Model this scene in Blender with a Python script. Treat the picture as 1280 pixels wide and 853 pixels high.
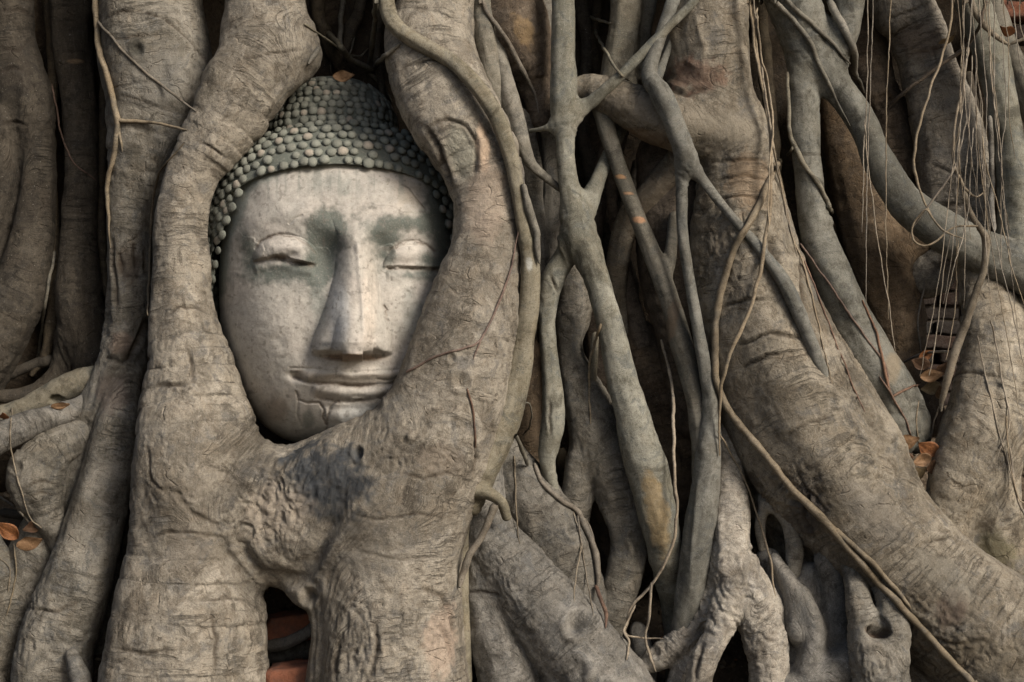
import bpy, math, random
import numpy as np
for o in list(bpy.data.objects): bpy.data.objects.remove(o)
SC = bpy.context.scene
S = 0.002            # metres per photograph pixel in the plane of the face
D = 2000.0           # camera distance in those pixels (4 m)
# ---------------------------------------------------------------- camera, sky, sun, exposure
cd = bpy.data.cameras.new('camera'); cam = bpy.data.objects.new('camera', cd)
SC.collection.objects.link(cam); SC.camera = cam
cam.location = (0, -D*S, 0); cam.rotation_euler = (math.radians(90), 0, 0)
cd.sensor_width = 36; cd.lens = 36*D/1280.0; cd.clip_end = 500; cd.clip_start = 0.05
SUN_EL, SUN_AZ = math.radians(32), math.radians(44)   # azimuth: degrees to the right of the camera's back
w = bpy.data.worlds.new('World'); SC.world = w; w.use_nodes = True
nt = w.node_tree; bg = nt.nodes['Background']; sk = nt.nodes.new('ShaderNodeTexSky')
sk.sky_type = 'NISHITA'; sk.sun_disc = False; sk.sun_elevation = SUN_EL
sdir = np.array([math.sin(SUN_AZ)*math.cos(SUN_EL), -math.cos(SUN_AZ)*math.cos(SUN_EL), math.sin(SUN_EL)])
sk.sun_rotation = math.atan2(sdir[0], sdir[1]); sk.air_density = 1.0; sk.dust_density = 4.0; sk.ozone_density = 1.0
nt.links.new(sk.outputs[0], bg.inputs[0]); bg.inputs[1].default_value = 0.072
sl = bpy.data.lights.new('sun', 'SUN'); sl.energy = 2.6; sl.angle = math.radians(22); sl.color = (1.0, 0.91, 0.80)
so = bpy.data.objects.new('sun', sl); SC.collection.objects.link(so)
from mathutils import Vector
so.rotation_euler = Vector(sdir).to_track_quat('Z', 'Y').to_euler()
SC.view_settings.view_transform = 'Standard'; SC.view_settings.look = 'None'
SC.view_settings.exposure = 0.62; SC.view_settings.gamma = 1
# ---------------------------------------------------------------- noise
def _h(ix, iy, iz, s):
    n = (ix*374761393 + iy*668265263 + iz*1274126177 + s*362437) & 0xffffffff
    n = ((n ^ (n >> 13))*1103515245) & 0xffffffff
    n = ((n ^ (n >> 16))*2246822519) & 0xffffffff
    return ((n ^ (n >> 15)) & 0xffff)/32767.5 - 1.0
def noise(p, s=0):
    p = np.asarray(p, dtype=np.float64); i = np.floor(p).astype(np.int64); f = p - i; f = f*f*(3-2*f)
    x, y, z = i[..., 0], i[..., 1], i[..., 2]; fx, fy, fz = f[..., 0], f[..., 1], f[..., 2]
    def L(a, b, t): return a + (b-a)*t
    c = [[[_h(x+a, y+b, z+c_, s) for c_ in (0, 1)] for b in (0, 1)] for a in (0, 1)]
    return L(L(L(c[0][0][0], c[1][0][0], fx), L(c[0][1][0], c[1][1][0], fx), fy),
             L(L(c[0][0][1], c[1][0][1], fx), L(c[0][1][1], c[1][1][1], fx), fy), fz)
def fbm(p, n=3, s=0):
    p = np.asarray(p, dtype=np.float64); a = 1.0; t = 0; v = 0
    for k in range(n): v = v + a*noise(p*(2.03**k) + 17.3*k, s+k); t += a; a *= 0.5
    return v/t
def ss(a, b, x):
    t = np.clip((x-a)/(b-a), 0, 1); return t*t*(3-2*t)
# ---------------------------------------------------------------- px <-> world
def W(x, y, d=0):     # photograph pixel at a depth (in px behind the face plane) -> world px units
    k = (D+d)/D
    return np.array([(x-640)*k, d, (426.5-y)*k])
def proj(P):          # world px units -> photograph pixel
    k = (D+P[:, 1])/D
    return 640+P[:, 0]/k, 426.5-P[:, 2]/k
def pline(x, y, pts):
    "distance to a polyline and position along it"
    best = np.full(x.shape, 1e9); tt = np.zeros(x.shape); n = len(pts)-1
    for i in range(n):
        ax, ay = pts[i]; bx, by = pts[i+1]; dx, dy = bx-ax, by-ay
        t = np.clip(((x-ax)*dx+(y-ay)*dy)/(dx*dx+dy*dy+1e-9), 0, 1)
        q = np.hypot(x-ax-t*dx, y-ay-t*dy); m = q < best
        best = np.where(m, q, best); tt = np.where(m, (i+t)/n, tt)
    return best, tt
# ---------------------------------------------------------------- objects
def mesh(name, V, F, mat, parent=None, attrs=None, smooth=True):
    "V in world px units; F (n,4) or list of faces"
    me = bpy.data.meshes.new(name)
    V = np.asarray(V, dtype=np.float32)*S
    if isinstance(F, np.ndarray):
        n, k = F.shape
        me.vertices.add(len(V)); me.vertices.foreach_set('co', V.ravel())
        me.loops.add(n*k); me.loops.foreach_set('vertex_index', F.astype(np.int32).ravel())
        me.polygons.add(n); me.polygons.foreach_set('loop_start', np.arange(0, n*k, k, dtype=np.int32))
        me.polygons.foreach_set('loop_total', np.full(n, k, dtype=np.int32))
        me.update(calc_edges=True)
    else:
        me.from_pydata([tuple(v) for v in V], [], F); me.update()
    if smooth: me.polygons.foreach_set('use_smooth', np.ones(len(me.polygons), dtype=bool))
    for nm, (kind, data) in (attrs or {}).items():
        a = me.attributes.new(nm, kind, 'POINT')
        key = {'FLOAT': 'value', 'FLOAT_VECTOR': 'vector', 'FLOAT_COLOR': 'color'}[kind]
        a.data.foreach_set(key, np.asarray(data, dtype=np.float32).ravel())
    me.materials.append(mat)
    o = bpy.data.objects.new(name, me); SC.collection.objects.link(o)
    if parent: o.parent = parent
    return o
def tag(o, label, cat, group=None):
    o['label'] = label; o['category'] = cat
    if group: o['group'] = group
    return o
def empty(name, label, cat, group=None):
    o = bpy.data.objects.new(name, None); SC.collection.objects.link(o); return tag(o, label, cat, group)
# ---------------------------------------------------------------- strands (centre lines with a radius)
def strand(pts, d0):
    P = []
    for p in pts:
        d = p[3] if len(p) > 3 else d0
        P.append((p[0], p[1], p[2], d))
    # roots that leave the picture carry on up to the trunk or down into the soil
    if P[0][1] < -5:
        x, y, r, d = P[0]; P = [(x+(x-P[1][0])*0.6, -360, r*1.15, d+25)] + P
    if P[-1][1] > 845:
        x, y, r, d = P[-1]; P = P + [(x+(x-P[-2][0])*0.8, max(1040, y+120), r*1.15, d-15)]
    A = np.array([list(W(x, y, d)) + [r*(D+d)/D] for x, y, r, d in P])
    A = np.vstack([2*A[0]-A[1], A, 2*A[-1]-A[-2]]); A[0, 3] = A[1, 3]; A[-1, 3] = A[-2, 3]
    out = []
    for i in range(1, len(A)-2):
        p0, p1, p2, p3 = A[i-1], A[i], A[i+1], A[i+2]
        n = max(2, int(np.linalg.norm((p2-p1)[:3])/max(5, 0.45*min(p1[3], p2[3]))))
        for t in np.arange(n)/n:
            out.append(0.5*((2*p1)+(-p0+p2)*t+(2*p0-5*p1+4*p2-p3)*t*t+(-p0+3*p1-3*p2+p3)*t**3))
    out.append(A[-2]); out = np.array(out); out[:, 3] = np.maximum(out[:, 3], 0.6)
    return out
def seg_sdf(P, a, b):
    ab = b[:3]-a[:3]; L = ab@ab + 1e-9
    q = P - a[:3].astype(P.dtype); t = np.clip((q@ab.astype(P.dtype))/L, 0, 1)
    dd = q - t[..., None]*ab.astype(P.dtype)
    return np.sqrt((dd*dd).sum(-1)) - (a[3]+(b[3]-a[3])*t), t
def field_mesh(sts, h, k):
    allp = np.vstack(sts); rm = allp[:, 3].max()
    pad = 3*h
    lo = (allp[:, :3]-allp[:, 3:]).min(0)-pad; hi = (allp[:, :3]+allp[:, 3:]).max(0)+pad
    n = np.ceil((hi-lo)/h).astype(int)+1
    V = np.full(n, 50.0, dtype=np.float32)
    for st in sts:
        U = np.full(n, 50.0, dtype=np.float32) if len(sts) > 1 else V
        for i in range(len(st)-1):
            a, b = st[i], st[i+1]; m = max(a[3], b[3])+max(2.5*h, 1.5*k)
            l = np.maximum(((np.minimum(a[:3], b[:3])-m-lo)/h).astype(int), 0)
            u = np.minimum(np.ceil((np.maximum(a[:3], b[:3])+m-lo)/h).astype(int)+1, n)
            if (u <= l).any(): continue
            g = np.stack(np.meshgrid(*[np.arange(l[j], u[j], dtype=np.float32)*h+lo[j] for j in range(3)], indexing='ij'), -1).astype(np.float32)
            dd, _ = seg_sdf(g, a, b); s_ = tuple(slice(l[j], u[j]) for j in range(3))
            U[s_] = np.minimum(U[s_], dd)
        if len(sts) > 1:
            m = np.minimum(U, V) < 3*k+3*h
            uu, vv = U[m], V[m]; hh = np.maximum(k-np.abs(uu-vv), 0)/k
            V[m] = np.minimum(uu, vv) - hh*hh*k*0.25
    # surface nets
    s = V < 0; c = np.zeros(np.array(n)-1, dtype=np.int8)
    for a in (0, 1):
        for b in (0, 1):
            for e in (0, 1): c += s[a:n[0]-1+a, b:n[1]-1+b, e:n[2]-1+e]
    act = np.argwhere((c > 0) & (c < 8)); idx = np.full(c.shape, -1, dtype=np.int64); idx[tuple(act.T)] = np.arange(len(act))
    acc = np.zeros((len(act), 3)); cnt = np.zeros(len(act))
    cor = [(a, b, e) for a in (0, 1) for b in (0, 1) for e in (0, 1)]
    vals = {q: V[act[:, 0]+q[0], act[:, 1]+q[1], act[:, 2]+q[2]].astype(float) for q in cor}
    for q in cor:
        for ax in range(3):
            if q[ax] == 0:
                r = list(q); r[ax] = 1; r = tuple(r); va, vb = vals[q], vals[r]
                m = (va < 0) != (vb < 0); t = np.where(m, va/(va-vb+1e-12), 0)
                p = np.array(q, float)[None].repeat(len(act), 0); p[:, ax] += t
                acc += p*m[:, None]; cnt += m
    vert = (act + acc/np.maximum(cnt, 1)[:, None])*h + lo
    F = []
    for ax in range(3):
        b1, b2 = (ax+1) % 3, (ax+2) % 3
        A_ = s.take(range(0, n[ax]-1), ax); B_ = s.take(range(1, n[ax]), ax)
        e = np.argwhere(A_ != B_); e = e[(e[:, b1] > 0) & (e[:, b2] > 0) & (e[:, b1] < n[b1]-1) & (e[:, b2] < n[b2]-1)]
        ins = A_[tuple(e.T)]
        def ix(o1, o2):
            q = e.copy(); q[:, b1] -= o1; q[:, b2] -= o2; return idx[tuple(q.T)]
        f = np.stack([ix(1, 1), ix(0, 1), ix(0, 0), ix(1, 0)], 1)
        f[~ins] = f[~ins][:, ::-1]; F.append(f)
    return vert, np.vstack(F)
def normals(V, F):
    n = np.cross(V[F[:, 2]]-V[F[:, 0]], V[F[:, 3]]-V[F[:, 1]]) if F.shape[1] == 4 else np.cross(V[F[:, 1]]-V[F[:, 0]], V[F[:, 2]]-V[F[:, 0]])
    N = np.zeros_like(V)
    for j in range(F.shape[1]):
        for c in range(3): N[:, c] += np.bincount(F[:, j], n[:, c], len(V))
    return N/(np.linalg.norm(N, axis=1)[:, None]+1e-9)
def fibres(V, sts, k):
    acc = np.zeros_like(V); ww = np.zeros(len(V)); rr = np.zeros(len(V)); off = 0
    for st in sts:
        best = np.full(len(V), 1e9); f = np.zeros_like(V); R = np.ones(len(V))
        sl_ = off
        for i in range(len(st)-1):
            a, b = st[i], st[i+1]; m = max(a[3], b[3])*1.4+2*k+6
            sel = np.where(((V > np.minimum(a[:3], b[:3])-m) & (V < np.maximum(a[:3], b[:3])+m)).all(1))[0]
            L = np.linalg.norm((b-a)[:3])
            if len(sel):
                dd, t = seg_sdf(V[sel], a, b); g = dd < best[sel]; q = sel[g]; t = t[g]; best[q] = dd[g]
                T = (b-a)[:3]/(L+1e-9); Y = np.array([0, 1.0, 0]); N = np.cross(T, Y)
                o = V[q]-(a[:3]+t[:, None]*(b-a)[:3])
                f[q] = np.stack([sl_+t*L, o@N, o@Y], 1); R[q] = a[3]+(b[3]-a[3])*t
            sl_ += L
        w_ = np.exp(-np.clip(best, -50, 60)/(0.35*k+1))*(best < 1e8)
        acc += f*w_[:, None]; rr += R*w_; ww += w_; off += 37.0
    ww += 1e-12
    return acc/ww[:, None], rr/ww
RNG = random.Random(5); ROOTS = {}
def root(name, label, cat, mat, sts, d=60, h=3.0, k=10, group=None, feats=(), paint=(), parent=None, rough=1.0, flute=1.0, wr=1.0, seed=None):
    seed = RNG.randint(0, 9999) if seed is None else seed
    ST = [strand(p, d) for p in sts]
    V, F = field_mesh(ST, h, k)
    fb, R = fibres(V, ST, k); N = normals(V, F); R = np.maximum(R, 2)
    # long flutes, lumps and cross wrinkles
    q = np.stack([fb[:, 0]/(5.0*R), fb[:, 1]/(0.75*R), fb[:, 2]/(0.75*R)], 1)
    disp = 0.135*R*flute*fbm(q, 2, seed)
    disp += 0.9*rough*fbm(fb/np.array([26, 17, 17]), 3, seed+3)*np.minimum(R/18, 1.6)
    q = fb/np.array([7.5, 55, 55]); q[:, 0] += 1.2*noise(fb/40, seed+5)
    rg = fbm(q, 2, seed+7); amp = ss(-0.15, 0.5, noise(fb/np.array([90, 60, 60]), seed+9))
    disp += 0.52*wr*np.minimum(R/28, 1.5)*(rg*0.8 + 1.0*(-np.abs(noise(q*0.6, seed+11))))*amp
    disp += 0.75*rough*np.minimum(R/20, 1.5)*(fbm(V/11, 3, seed+15) - 0.9*np.clip(noise(V/19, seed+16)-0.35, 0, 1)) + 0.055*R*noise(V/(1.2*R[:, None]+8), seed+17)
    x, y = proj(V); front = N[:, 1] < 0.25
    col = np.zeros((len(V), 4)); jit = fbm(V/14, 3, seed+13)
    for f in feats:
        kd = f[0]
        if kd == 'knot':
            _, cx, cy, r, a, b = f; rho = np.hypot(x-cx, (y-cy)*0.85) + 1.5*jit
            disp += front*(a*np.exp(-((rho-r)/(0.32*r))**2) - b*np.exp(-(rho/(0.62*r))**2))
        elif kd == 'crack':
            _, pts, wd, dp = f; q_, t_ = pline(x+2.5*jit, y+2.5*jit, pts); e = np.exp(-(q_/wd)**2)*np.sin(np.pi*np.clip(t_*0.94+0.03, 0, 1))**0.4
            disp -= front*dp*e; disp += front*0.35*dp*np.exp(-((q_-2.2*wd)/wd)**2)*np.sin(np.pi*np.clip(t_, 0, 1))
            al = np.clip(e*0.85, 0, 1)*front; col[:, :3] = col[:, :3]*(1-al[:, None]) + np.array([0.035, 0.024, 0.015])*al[:, None]; col[:, 3] = np.maximum(col[:, 3], al)  # shade inside the crack is painted into the colour
        elif kd == 'ridge':
            _, pts, wd, dp = f; q_, t_ = pline(x+1.5*jit, y+1.5*jit, pts)
            disp += front*dp*np.exp(-(q_/wd)**2)*np.sin(np.pi*np.clip(t_*0.9+0.05, 0, 1))**0.5
        elif kd == 'gnarl':
            _, cx, cy, rx, ry, am = f; m_ = front*np.exp(-((x-cx)/rx)**4-((y-cy)/ry)**4)
            disp += m_*am*(1.0-2.2*np.abs(fbm(V/13+3*noise(V/30, 77)[:, None], 3, seed+31))-0.5) + m_*am*0.8*fbm(V/26, 2, seed+33)
        elif kd == 'dent':
            _, cx, cy, rx, ry, ang, dp = f; c_, s_ = math.cos(ang), math.sin(ang)
            u = ((x-cx)*c_+(y-cy)*s_)/rx; v = (-(x-cx)*s_+(y-cy)*c_)/ry
            disp -= front*dp*(1-ss(0.75, 1.05, np.hypot(u, v)+0.12*jit))
    for (cx, cy, rx, ry, ang, c, al, nz) in paint:
        c_, s_ = math.cos(ang), math.sin(ang); u = ((x-cx)*c_+(y-cy)*s_)/rx; v = (-(x-cx)*s_+(y-cy)*c_)/ry
        m = front*al*(1-ss(0.6, 1.1, np.hypot(u, v)+nz*jit+0.5*nz*noise(V/4, seed+21)))
        col[:, :3] = col[:, :3]*(1-m[:, None]) + np.array(c)*m[:, None]; col[:, 3] = col[:, 3]+m*(1-col[:, 3])
    V = V + N*disp[:, None]
    rgb = col[:, :3]/np.maximum(col[:, 3:4], 0.02)
    col[:, :3] = np.clip(rgb, 0, 1)
    o = mesh(name, V, F, mat, parent, {'fib': ('FLOAT_VECTOR', (fb+seed % 97*13)*S), 'mark': ('FLOAT_COLOR', col), 'rad': ('FLOAT', R/60)})
    if label: tag(o, label, cat, group)
    return o
def hug(pts, d0, mode):
    "lay a thin root on whatever stands behind it: taut over gaps, touching the bark"
    P = [(p[0], p[1], p[2], p[3] if len(p) > 3 else d0) for p in pts]
    A = np.array(P, float); A = np.vstack([2*A[0]-A[1], A, 2*A[-1]-A[-2]]); o = []
    for i in range(1, len(A)-2):
        p0, p1, p2, p3 = A[i-1:i+3]; n = max(1, int(np.hypot(*(p2-p1)[:2])/7))
        for t in np.arange(n)/n: o.append(0.5*((2*p1)+(-p0+p2)*t+(2*p0-5*p1+4*p2-p3)*t*t+(-p0+3*p1-3*p2+p3)*t**3))
    o.append(A[-2]); o = np.array(o); dg = bpy.context.evaluated_depsgraph_get(); org = Vector((0, -D*S, 0)); hd = []
    for x, y, r, d in o:
        dr = (Vector(W(x, y, 0))*S-org).normalized(); m = 1e9
        for ox in (-1, 0, 1):
            q = (Vector(W(x+ox*r, y, 0))*S-org).normalized(); ok, loc, *_ = SC.ray_cast(dg, org, q)
            if ok: m = min(m, loc.y/S)
        hd.append((m if m < 1e8 else d) - 0.55*r)
    hd = np.array(hd); d = hd.copy() if mode == 'lie' else np.minimum(o[:, 3], hd)
    for _ in range(160):
        c = d.copy(); c[1:-1] = np.minimum(d[1:-1], 0.5*(d[:-2]+d[2:])+(0.55 if mode == 'lie' else 1.5)); d = c
    o[:, 3] = d; o[:, 2] = np.maximum(o[:, 2], 0.5)
    return [tuple(q) for q in o]
def vine(name, label, cat, mat, sts, d=-20, group=None, parent=None, sides=8, wob=0.12, mode='hang'):
    "thin roots: swept tubes"
    sts = [hug(p, d, mode) if mode else p for p in sts]
    seed = RNG.randint(0, 9999); VV, FF, FB, base = [], [], [], 0
    for pts in sts:
        st = strand(pts, d)
        P = st[:, :3]; T = np.gradient(P, axis=0); T /= np.linalg.norm(T, axis=1)[:, None]+1e-9
        U = np.cross(T, [0, 1.0, 0.02]); U /= np.linalg.norm(U, axis=1)[:, None]+1e-9; B = np.cross(T, U)
        s_ = np.concatenate([[0], np.cumsum(np.linalg.norm(np.diff(P, axis=0), axis=1))])
        n = len(P); rr = st[:, 3]*(1+wob*noise(np.stack([s_/14, s_*0, s_*0+seed % 50], 1), seed))
        tp = np.clip((s_[-1]-s_)/max(12.0, 0.12*s_[-1]), 0, 1); rr *= 0.35+0.65*tp**0.6; rr[0] *= 0.6
        wv = np.minimum(1.4, 0.25*st[:, 3]+0.7); s2 = s_/6.5
        P = P + U*(wv*noise(np.stack([s_/22, s_*0+3, s_*0], 1), seed)+0.4*noise(np.stack([s2, s_*0, s_*0], 1), seed+1))[:, None] + B*(wv*noise(np.stack([s_/22, s_*0+9, s_*0], 1), seed))[:, None]
        a = np.arange(sides)/sides*2*np.pi
        ring = P[:, None] + (U[:, None]*np.cos(a)[None, :, None]+B[:, None]*np.sin(a)[None, :, None])*rr[:, None, None]
        V = ring.reshape(-1, 3); i = np.arange(n-1)[:, None]*sides; j = np.arange(sides)[None]; j2 = (j+1) % sides
        F = np.stack([i+j, i+sides+j, i+sides+j2, i+j2], -1).reshape(-1, 4)+base
        FB.append(np.stack([np.repeat(s_, sides), (V-np.repeat(P, sides, 0))@np.array([1., 0, 0]), (V-np.repeat(P, sides, 0))@np.array([0, 1., 0])], 1))
        VV.append(V); FF.append(F); base += len(V)
    V = np.vstack(VV); F = np.vstack(FF); fb = np.vstack(FB)
    o = mesh(name, V, F, mat, parent, {'fib': ('FLOAT_VECTOR', (fb+seed % 97*13)*S), 'mark': ('FLOAT_COLOR', np.zeros((len(V), 4))), 'rad': ('FLOAT', np.full(len(V), 0.1))})
    if label: tag(o, label, cat, group)
    return o
# ---------------------------------------------------------------- materials
def nodes(name):
    m = bpy.data.materials.new(name); m.use_nodes = True; n = m.node_tree; b = n.nodes['Principled BSDF']
    b.inputs['Specular IOR Level'].default_value = 0.3
    return m, n, b
def N_(n, t, **kw):
    x = n.nodes.new(t)
    for k, v in kw.items(): setattr(x, k, v)
    return x
def mixc(n, f, a, b, mode='MIX'):
    x = N_(n, 'ShaderNodeMix', data_type='RGBA', blend_type=mode)
    for s, v in ((0, f), (6, a), (7, b)):
        if isinstance(v, (int, float)): x.inputs[s].default_value = v
        elif isinstance(v, tuple): x.inputs[s].default_value = (*v, 1)
        else: n.links.new(v, x.inputs[s])
    return x.outputs[2]
def math_(n, op, a, b=0.0, c=None):
    x = N_(n, 'ShaderNodeMath', operation=op)
    for s, v in enumerate((a, b) if c is None else (a, b, c)):
        if isinstance(v, (int, float)): x.inputs[s].default_value = v
        else: n.links.new(v, x.inputs[s])
    return x.outputs[0]
def rng(n, v, a, b, c=0.0, d=1.0):
    x = N_(n, 'ShaderNodeMapRange', interpolation_type='SMOOTHSTEP'); n.links.new(v, x.inputs[0])
    for i, q in enumerate((a, b, c, d)): x.inputs[i+1].default_value = q
    return x.outputs[0]
def nz(n, vec, scale, detail=4, rough=0.55, sv=None, dist=0.0, typ='FBM'):
    if sv:
        mp = N_(n, 'ShaderNodeMapping'); n.links.new(vec, mp.inputs[0]); mp.inputs['Scale'].default_value = sv; vec = mp.outputs[0]
    t = N_(n, 'ShaderNodeTexNoise', noise_type=typ); n.links.new(vec, t.inputs['Vector']); t.inputs['Scale'].default_value = scale
    t.inputs['Detail'].default_value = detail; t.inputs['Roughness'].default_value = rough; t.inputs['Distortion'].default_value = dist
    return t.outputs[0]
def bark(name, c1, c2, c3, lich=0.35, bump=1.0, rings=1.0, crust=0.5, warm=0.5):
    m, n, b = nodes(name)
    fa = N_(n, 'ShaderNodeAttribute', attribute_name='fib').outputs['Vector']
    mk = N_(n, 'ShaderNodeAttribute', attribute_name='mark')
    rd = N_(n, 'ShaderNodeAttribute', attribute_name='rad').outputs['Fac']
    pos = N_(n, 'ShaderNodeNewGeometry').outputs['Position']
    tw = N_(n, 'ShaderNodeTexNoise'); n.links.new(pos, tw.inputs['Vector']); tw.inputs['Scale'].default_value = 9; tw.inputs['Detail'].default_value = 5
    vs = N_(n, 'ShaderNodeVectorMath', operation='MULTIPLY_ADD'); n.links.new(tw.outputs['Color'], vs.inputs[0]); vs.inputs[1].default_value = (0.045, 0.02, 0.02); n.links.new(fa, vs.inputs[2]); at = vs.outputs[0]
    big = nz(n, pos, 5.5, 5, 0.62, dist=0.4); med = nz(n, pos, 26, 7, 0.72, dist=0.8); fine = nz(n, pos, 250, 5, 0.8); mid = nz(n, pos, 85, 6, 0.75, dist=0.5)
    ring = nz(n, at, 1, 6, 0.68, sv=(105, 8, 8), dist=0.25)
    ring2 = nz(n, at, 1, 4, 0.6, sv=(300, 26, 26), dist=0.2)
    ringm = nz(n, pos, 8, 4, 0.55)
    stre = nz(n, at, 1, 5, 0.65, sv=(12, 95, 95), dist=0.3)
    patch = nz(n, pos, 6.5, 7, 0.75, dist=1.2); patch2 = nz(n, pos, 15, 6, 0.72, dist=0.8)
    col = mixc(n, rng(n, big, 0.42, 0.56), tuple(x*0.9 for x in c1), tuple(min(1, x*1.06) for x in c2))
    col = mixc(n, rng(n, patch2, 0.50, 0.64, 0, 0.5*warm), col, (c2[0]*1.1, c2[1]*0.95, c2[2]*0.80))                 # ochre
    col = mixc(n, rng(n, patch2, 0.48, 0.38, 0, 0.75), col, (c1[0]*0.62, c1[1]*0.68, c1[2]*0.80))                     # blue grey
    col = mixc(n, rng(n, med, 0.47, 0.66, 0, 0.75), col, c3)
    col = mixc(n, rng(n, patch, 0.55, 0.63, 0, lich), col, tuple(min(1, x*1.5+0.05) for x in c2))
    col = mixc(n, rng(n, patch, 0.455, 0.36, 0, 0.8), col, tuple(x*0.5 for x in c3))
    rr = math_(n, 'MULTIPLY', rng(n, ring, 0.52, 0.66), rng(n, ringm, 0.44, 0.62, 0.06, 0.9*min(1, rings)))
    col = mixc(n, rr, col, tuple(x*0.42 for x in c1))
    col = mixc(n, math_(n, 'MULTIPLY', rng(n, ring2, 0.50, 0.68), 0.38*min(1, rings+0.2)), col, tuple(x*0.5 for x in c3))
    col = mixc(n, rng(n, stre, 0.52, 0.72, 0, 0.35), col, tuple(x*1.25+0.01 for x in c2))
    col = mixc(n, rng(n, mid, 0.55, 0.70, 0.0, 0.7), col, tuple(x*0.38 for x in c3))
    col = mixc(n, rng(n, mid, 0.45, 0.32, 0.0, 0.45), col, tuple(x*1.3+0.015 for x in c2))
    col = mixc(n, rng(n, fine, 0.52, 0.68, 0.0, 0.6), col, tuple(x*0.4 for x in c3))
    gr = nz(n, pos, 620, 3, 0.7); col = mixc(n, rng(n, gr, 0.50, 0.66, 0, 0.5), col, tuple(x*0.45 for x in c3)); col = mixc(n, rng(n, gr, 0.46, 0.34, 0, 0.35), col, tuple(x*1.4+0.02 for x in c2))
    spk = nz(n, pos, 300, 2, 0.5)
    col = mixc(n, rng(n, spk, 0.70, 0.76, 0, 0.6), col, (0.45, 0.43, 0.39))
    mc = mixc(n, rng(n, med, 0.46, 0.66, 0.0, 0.35), mk.outputs['Color'], col)
    mc = mixc(n, rng(n, fine, 0.45, 0.7, 0.0, 0.4), mc, tuple(x*0.5 for x in c3))
    col = mixc(n, mk.outputs['Alpha'], col, mc)
    oi = N_(n, 'ShaderNodeObjectInfo').outputs['Random']
    hs = N_(n, 'ShaderNodeHueSaturation'); n.links.new(col, hs.inputs['Color']); n.links.new(rng(n, oi, 0, 1, 0.84, 1.18), hs.inputs['Value'])
    n.links.new(rng(n, math_(n, 'FRACT', math_(n, 'MULTIPLY', oi, 7.13)), 0, 1, 0.75, 1.2), hs.inputs['Saturation']); col = hs.outputs[0]
    n.links.new(col, b.inputs['Base Color'])
    b.inputs['Roughness'].default_value = 0.8
    vor = N_(n, 'ShaderNodeTexVoronoi', feature='DISTANCE_TO_EDGE')
    mp = N_(n, 'ShaderNodeMapping'); n.links.new(at, mp.inputs[0]); mp.inputs['Scale'].default_value = (30, 13, 13)
    n.links.new(mp.outputs[0], vor.inputs['Vector']); vor.inputs['Scale'].default_value = 1.0
    crk = math_(n, 'MULTIPLY', rng(n, vor.outputs['Distance'], 0.0, 0.05, -1, 0), rng(n, patch2, 0.52, 0.60))
    h = math_(n, 'MULTIPLY', math_(n, 'ADD', ring, math_(n, 'MULTIPLY', rng(n, ring, 0.52, 0.62), -0.5)), math_(n, 'MULTIPLY', rng(n, ringm, 0.44, 0.62, 0.06, 1), 0.0062*rings))
    h = math_(n, 'ADD', h, math_(n, 'MULTIPLY', ring2, 0.0011*rings))
    h = math_(n, 'ADD', h, math_(n, 'MULTIPLY', stre, 0.0018))
    h = math_(n, 'ADD', h, math_(n, 'MULTIPLY', med, 0.0060*crust+0.0018))
    h = math_(n, 'ADD', h, math_(n, 'MULTIPLY', mid, -0.0034*crust-0.0006))
    h = math_(n, 'ADD', h, math_(n, 'MULTIPLY', fine, -0.0017))
    h = math_(n, 'ADD', h, math_(n, 'MULTIPLY', crk, 0.003*crust*2))
    h = math_(n, 'MULTIPLY', h, rng(n, rd, 0.02, 0.6, 0.3, 1.0))
    bp = N_(n, 'ShaderNodeBump'); bp.inputs['Strength'].default_value = min(1, bump); bp.inputs['Distance'].default_value = 1.0
    n.links.new(h, bp.inputs['Height']); n.links.new(bp.outputs[0], b.inputs['Normal'])
    return m
M_grey = bark('grey_bark', (0.152, 0.142, 0.120), (0.208, 0.196, 0.170), (0.090, 0.080, 0.064))
M_warm = bark('pale_brown_bark', (0.208, 0.186, 0.150), (0.290, 0.264, 0.218), (0.122, 0.102, 0.077), lich=0.5)
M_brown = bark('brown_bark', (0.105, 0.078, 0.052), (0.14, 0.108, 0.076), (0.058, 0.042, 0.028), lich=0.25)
M_green = bark('smooth_green_grey_bark', (0.136, 0.134, 0.110), (0.185, 0.183, 0.156), (0.084, 0.078, 0.058), lich=0.35, bump=0.8, rings=0.35, crust=0.12)
M_olive = bark('smooth_olive_bark', (0.14, 0.129, 0.098), (0.188, 0.174, 0.138), (0.088, 0.076, 0.054), lich=0.3, bump=0.8, rings=0.4, crust=0.15)
M_vine = bark('pale_vine_bark', (0.165, 0.14, 0.102), (0.215, 0.185, 0.142), (0.10, 0.08, 0.055), lich=0.15, bump=0.5, rings=0.3, crust=0.1)
M_rust = bark('rusty_rootlet', (0.13, 0.078, 0.056), (0.17, 0.11, 0.08), (0.08, 0.05, 0.035), lich=0.05, bump=0.4, rings=0.3, crust=0.1)
M_pale = bark('straw_rootlet', (0.225, 0.188, 0.138), (0.27, 0.23, 0.175), (0.14, 0.112, 0.08), lich=0.1, bump=0.3, rings=0.2, crust=0.1)
M_dark = bark('gap_shade_bark', (0.07, 0.054, 0.038), (0.09, 0.07, 0.05), (0.04, 0.031, 0.022), lich=0.1)  # trunk bark coloured very dark in place of the shade in the gaps
M_shade = bark('shade_darkened_bark', (0.062, 0.050, 0.035), (0.084, 0.070, 0.050), (0.036, 0.029, 0.020), lich=0.2)  # brown bark darkened in colour for roots standing in shade
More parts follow.
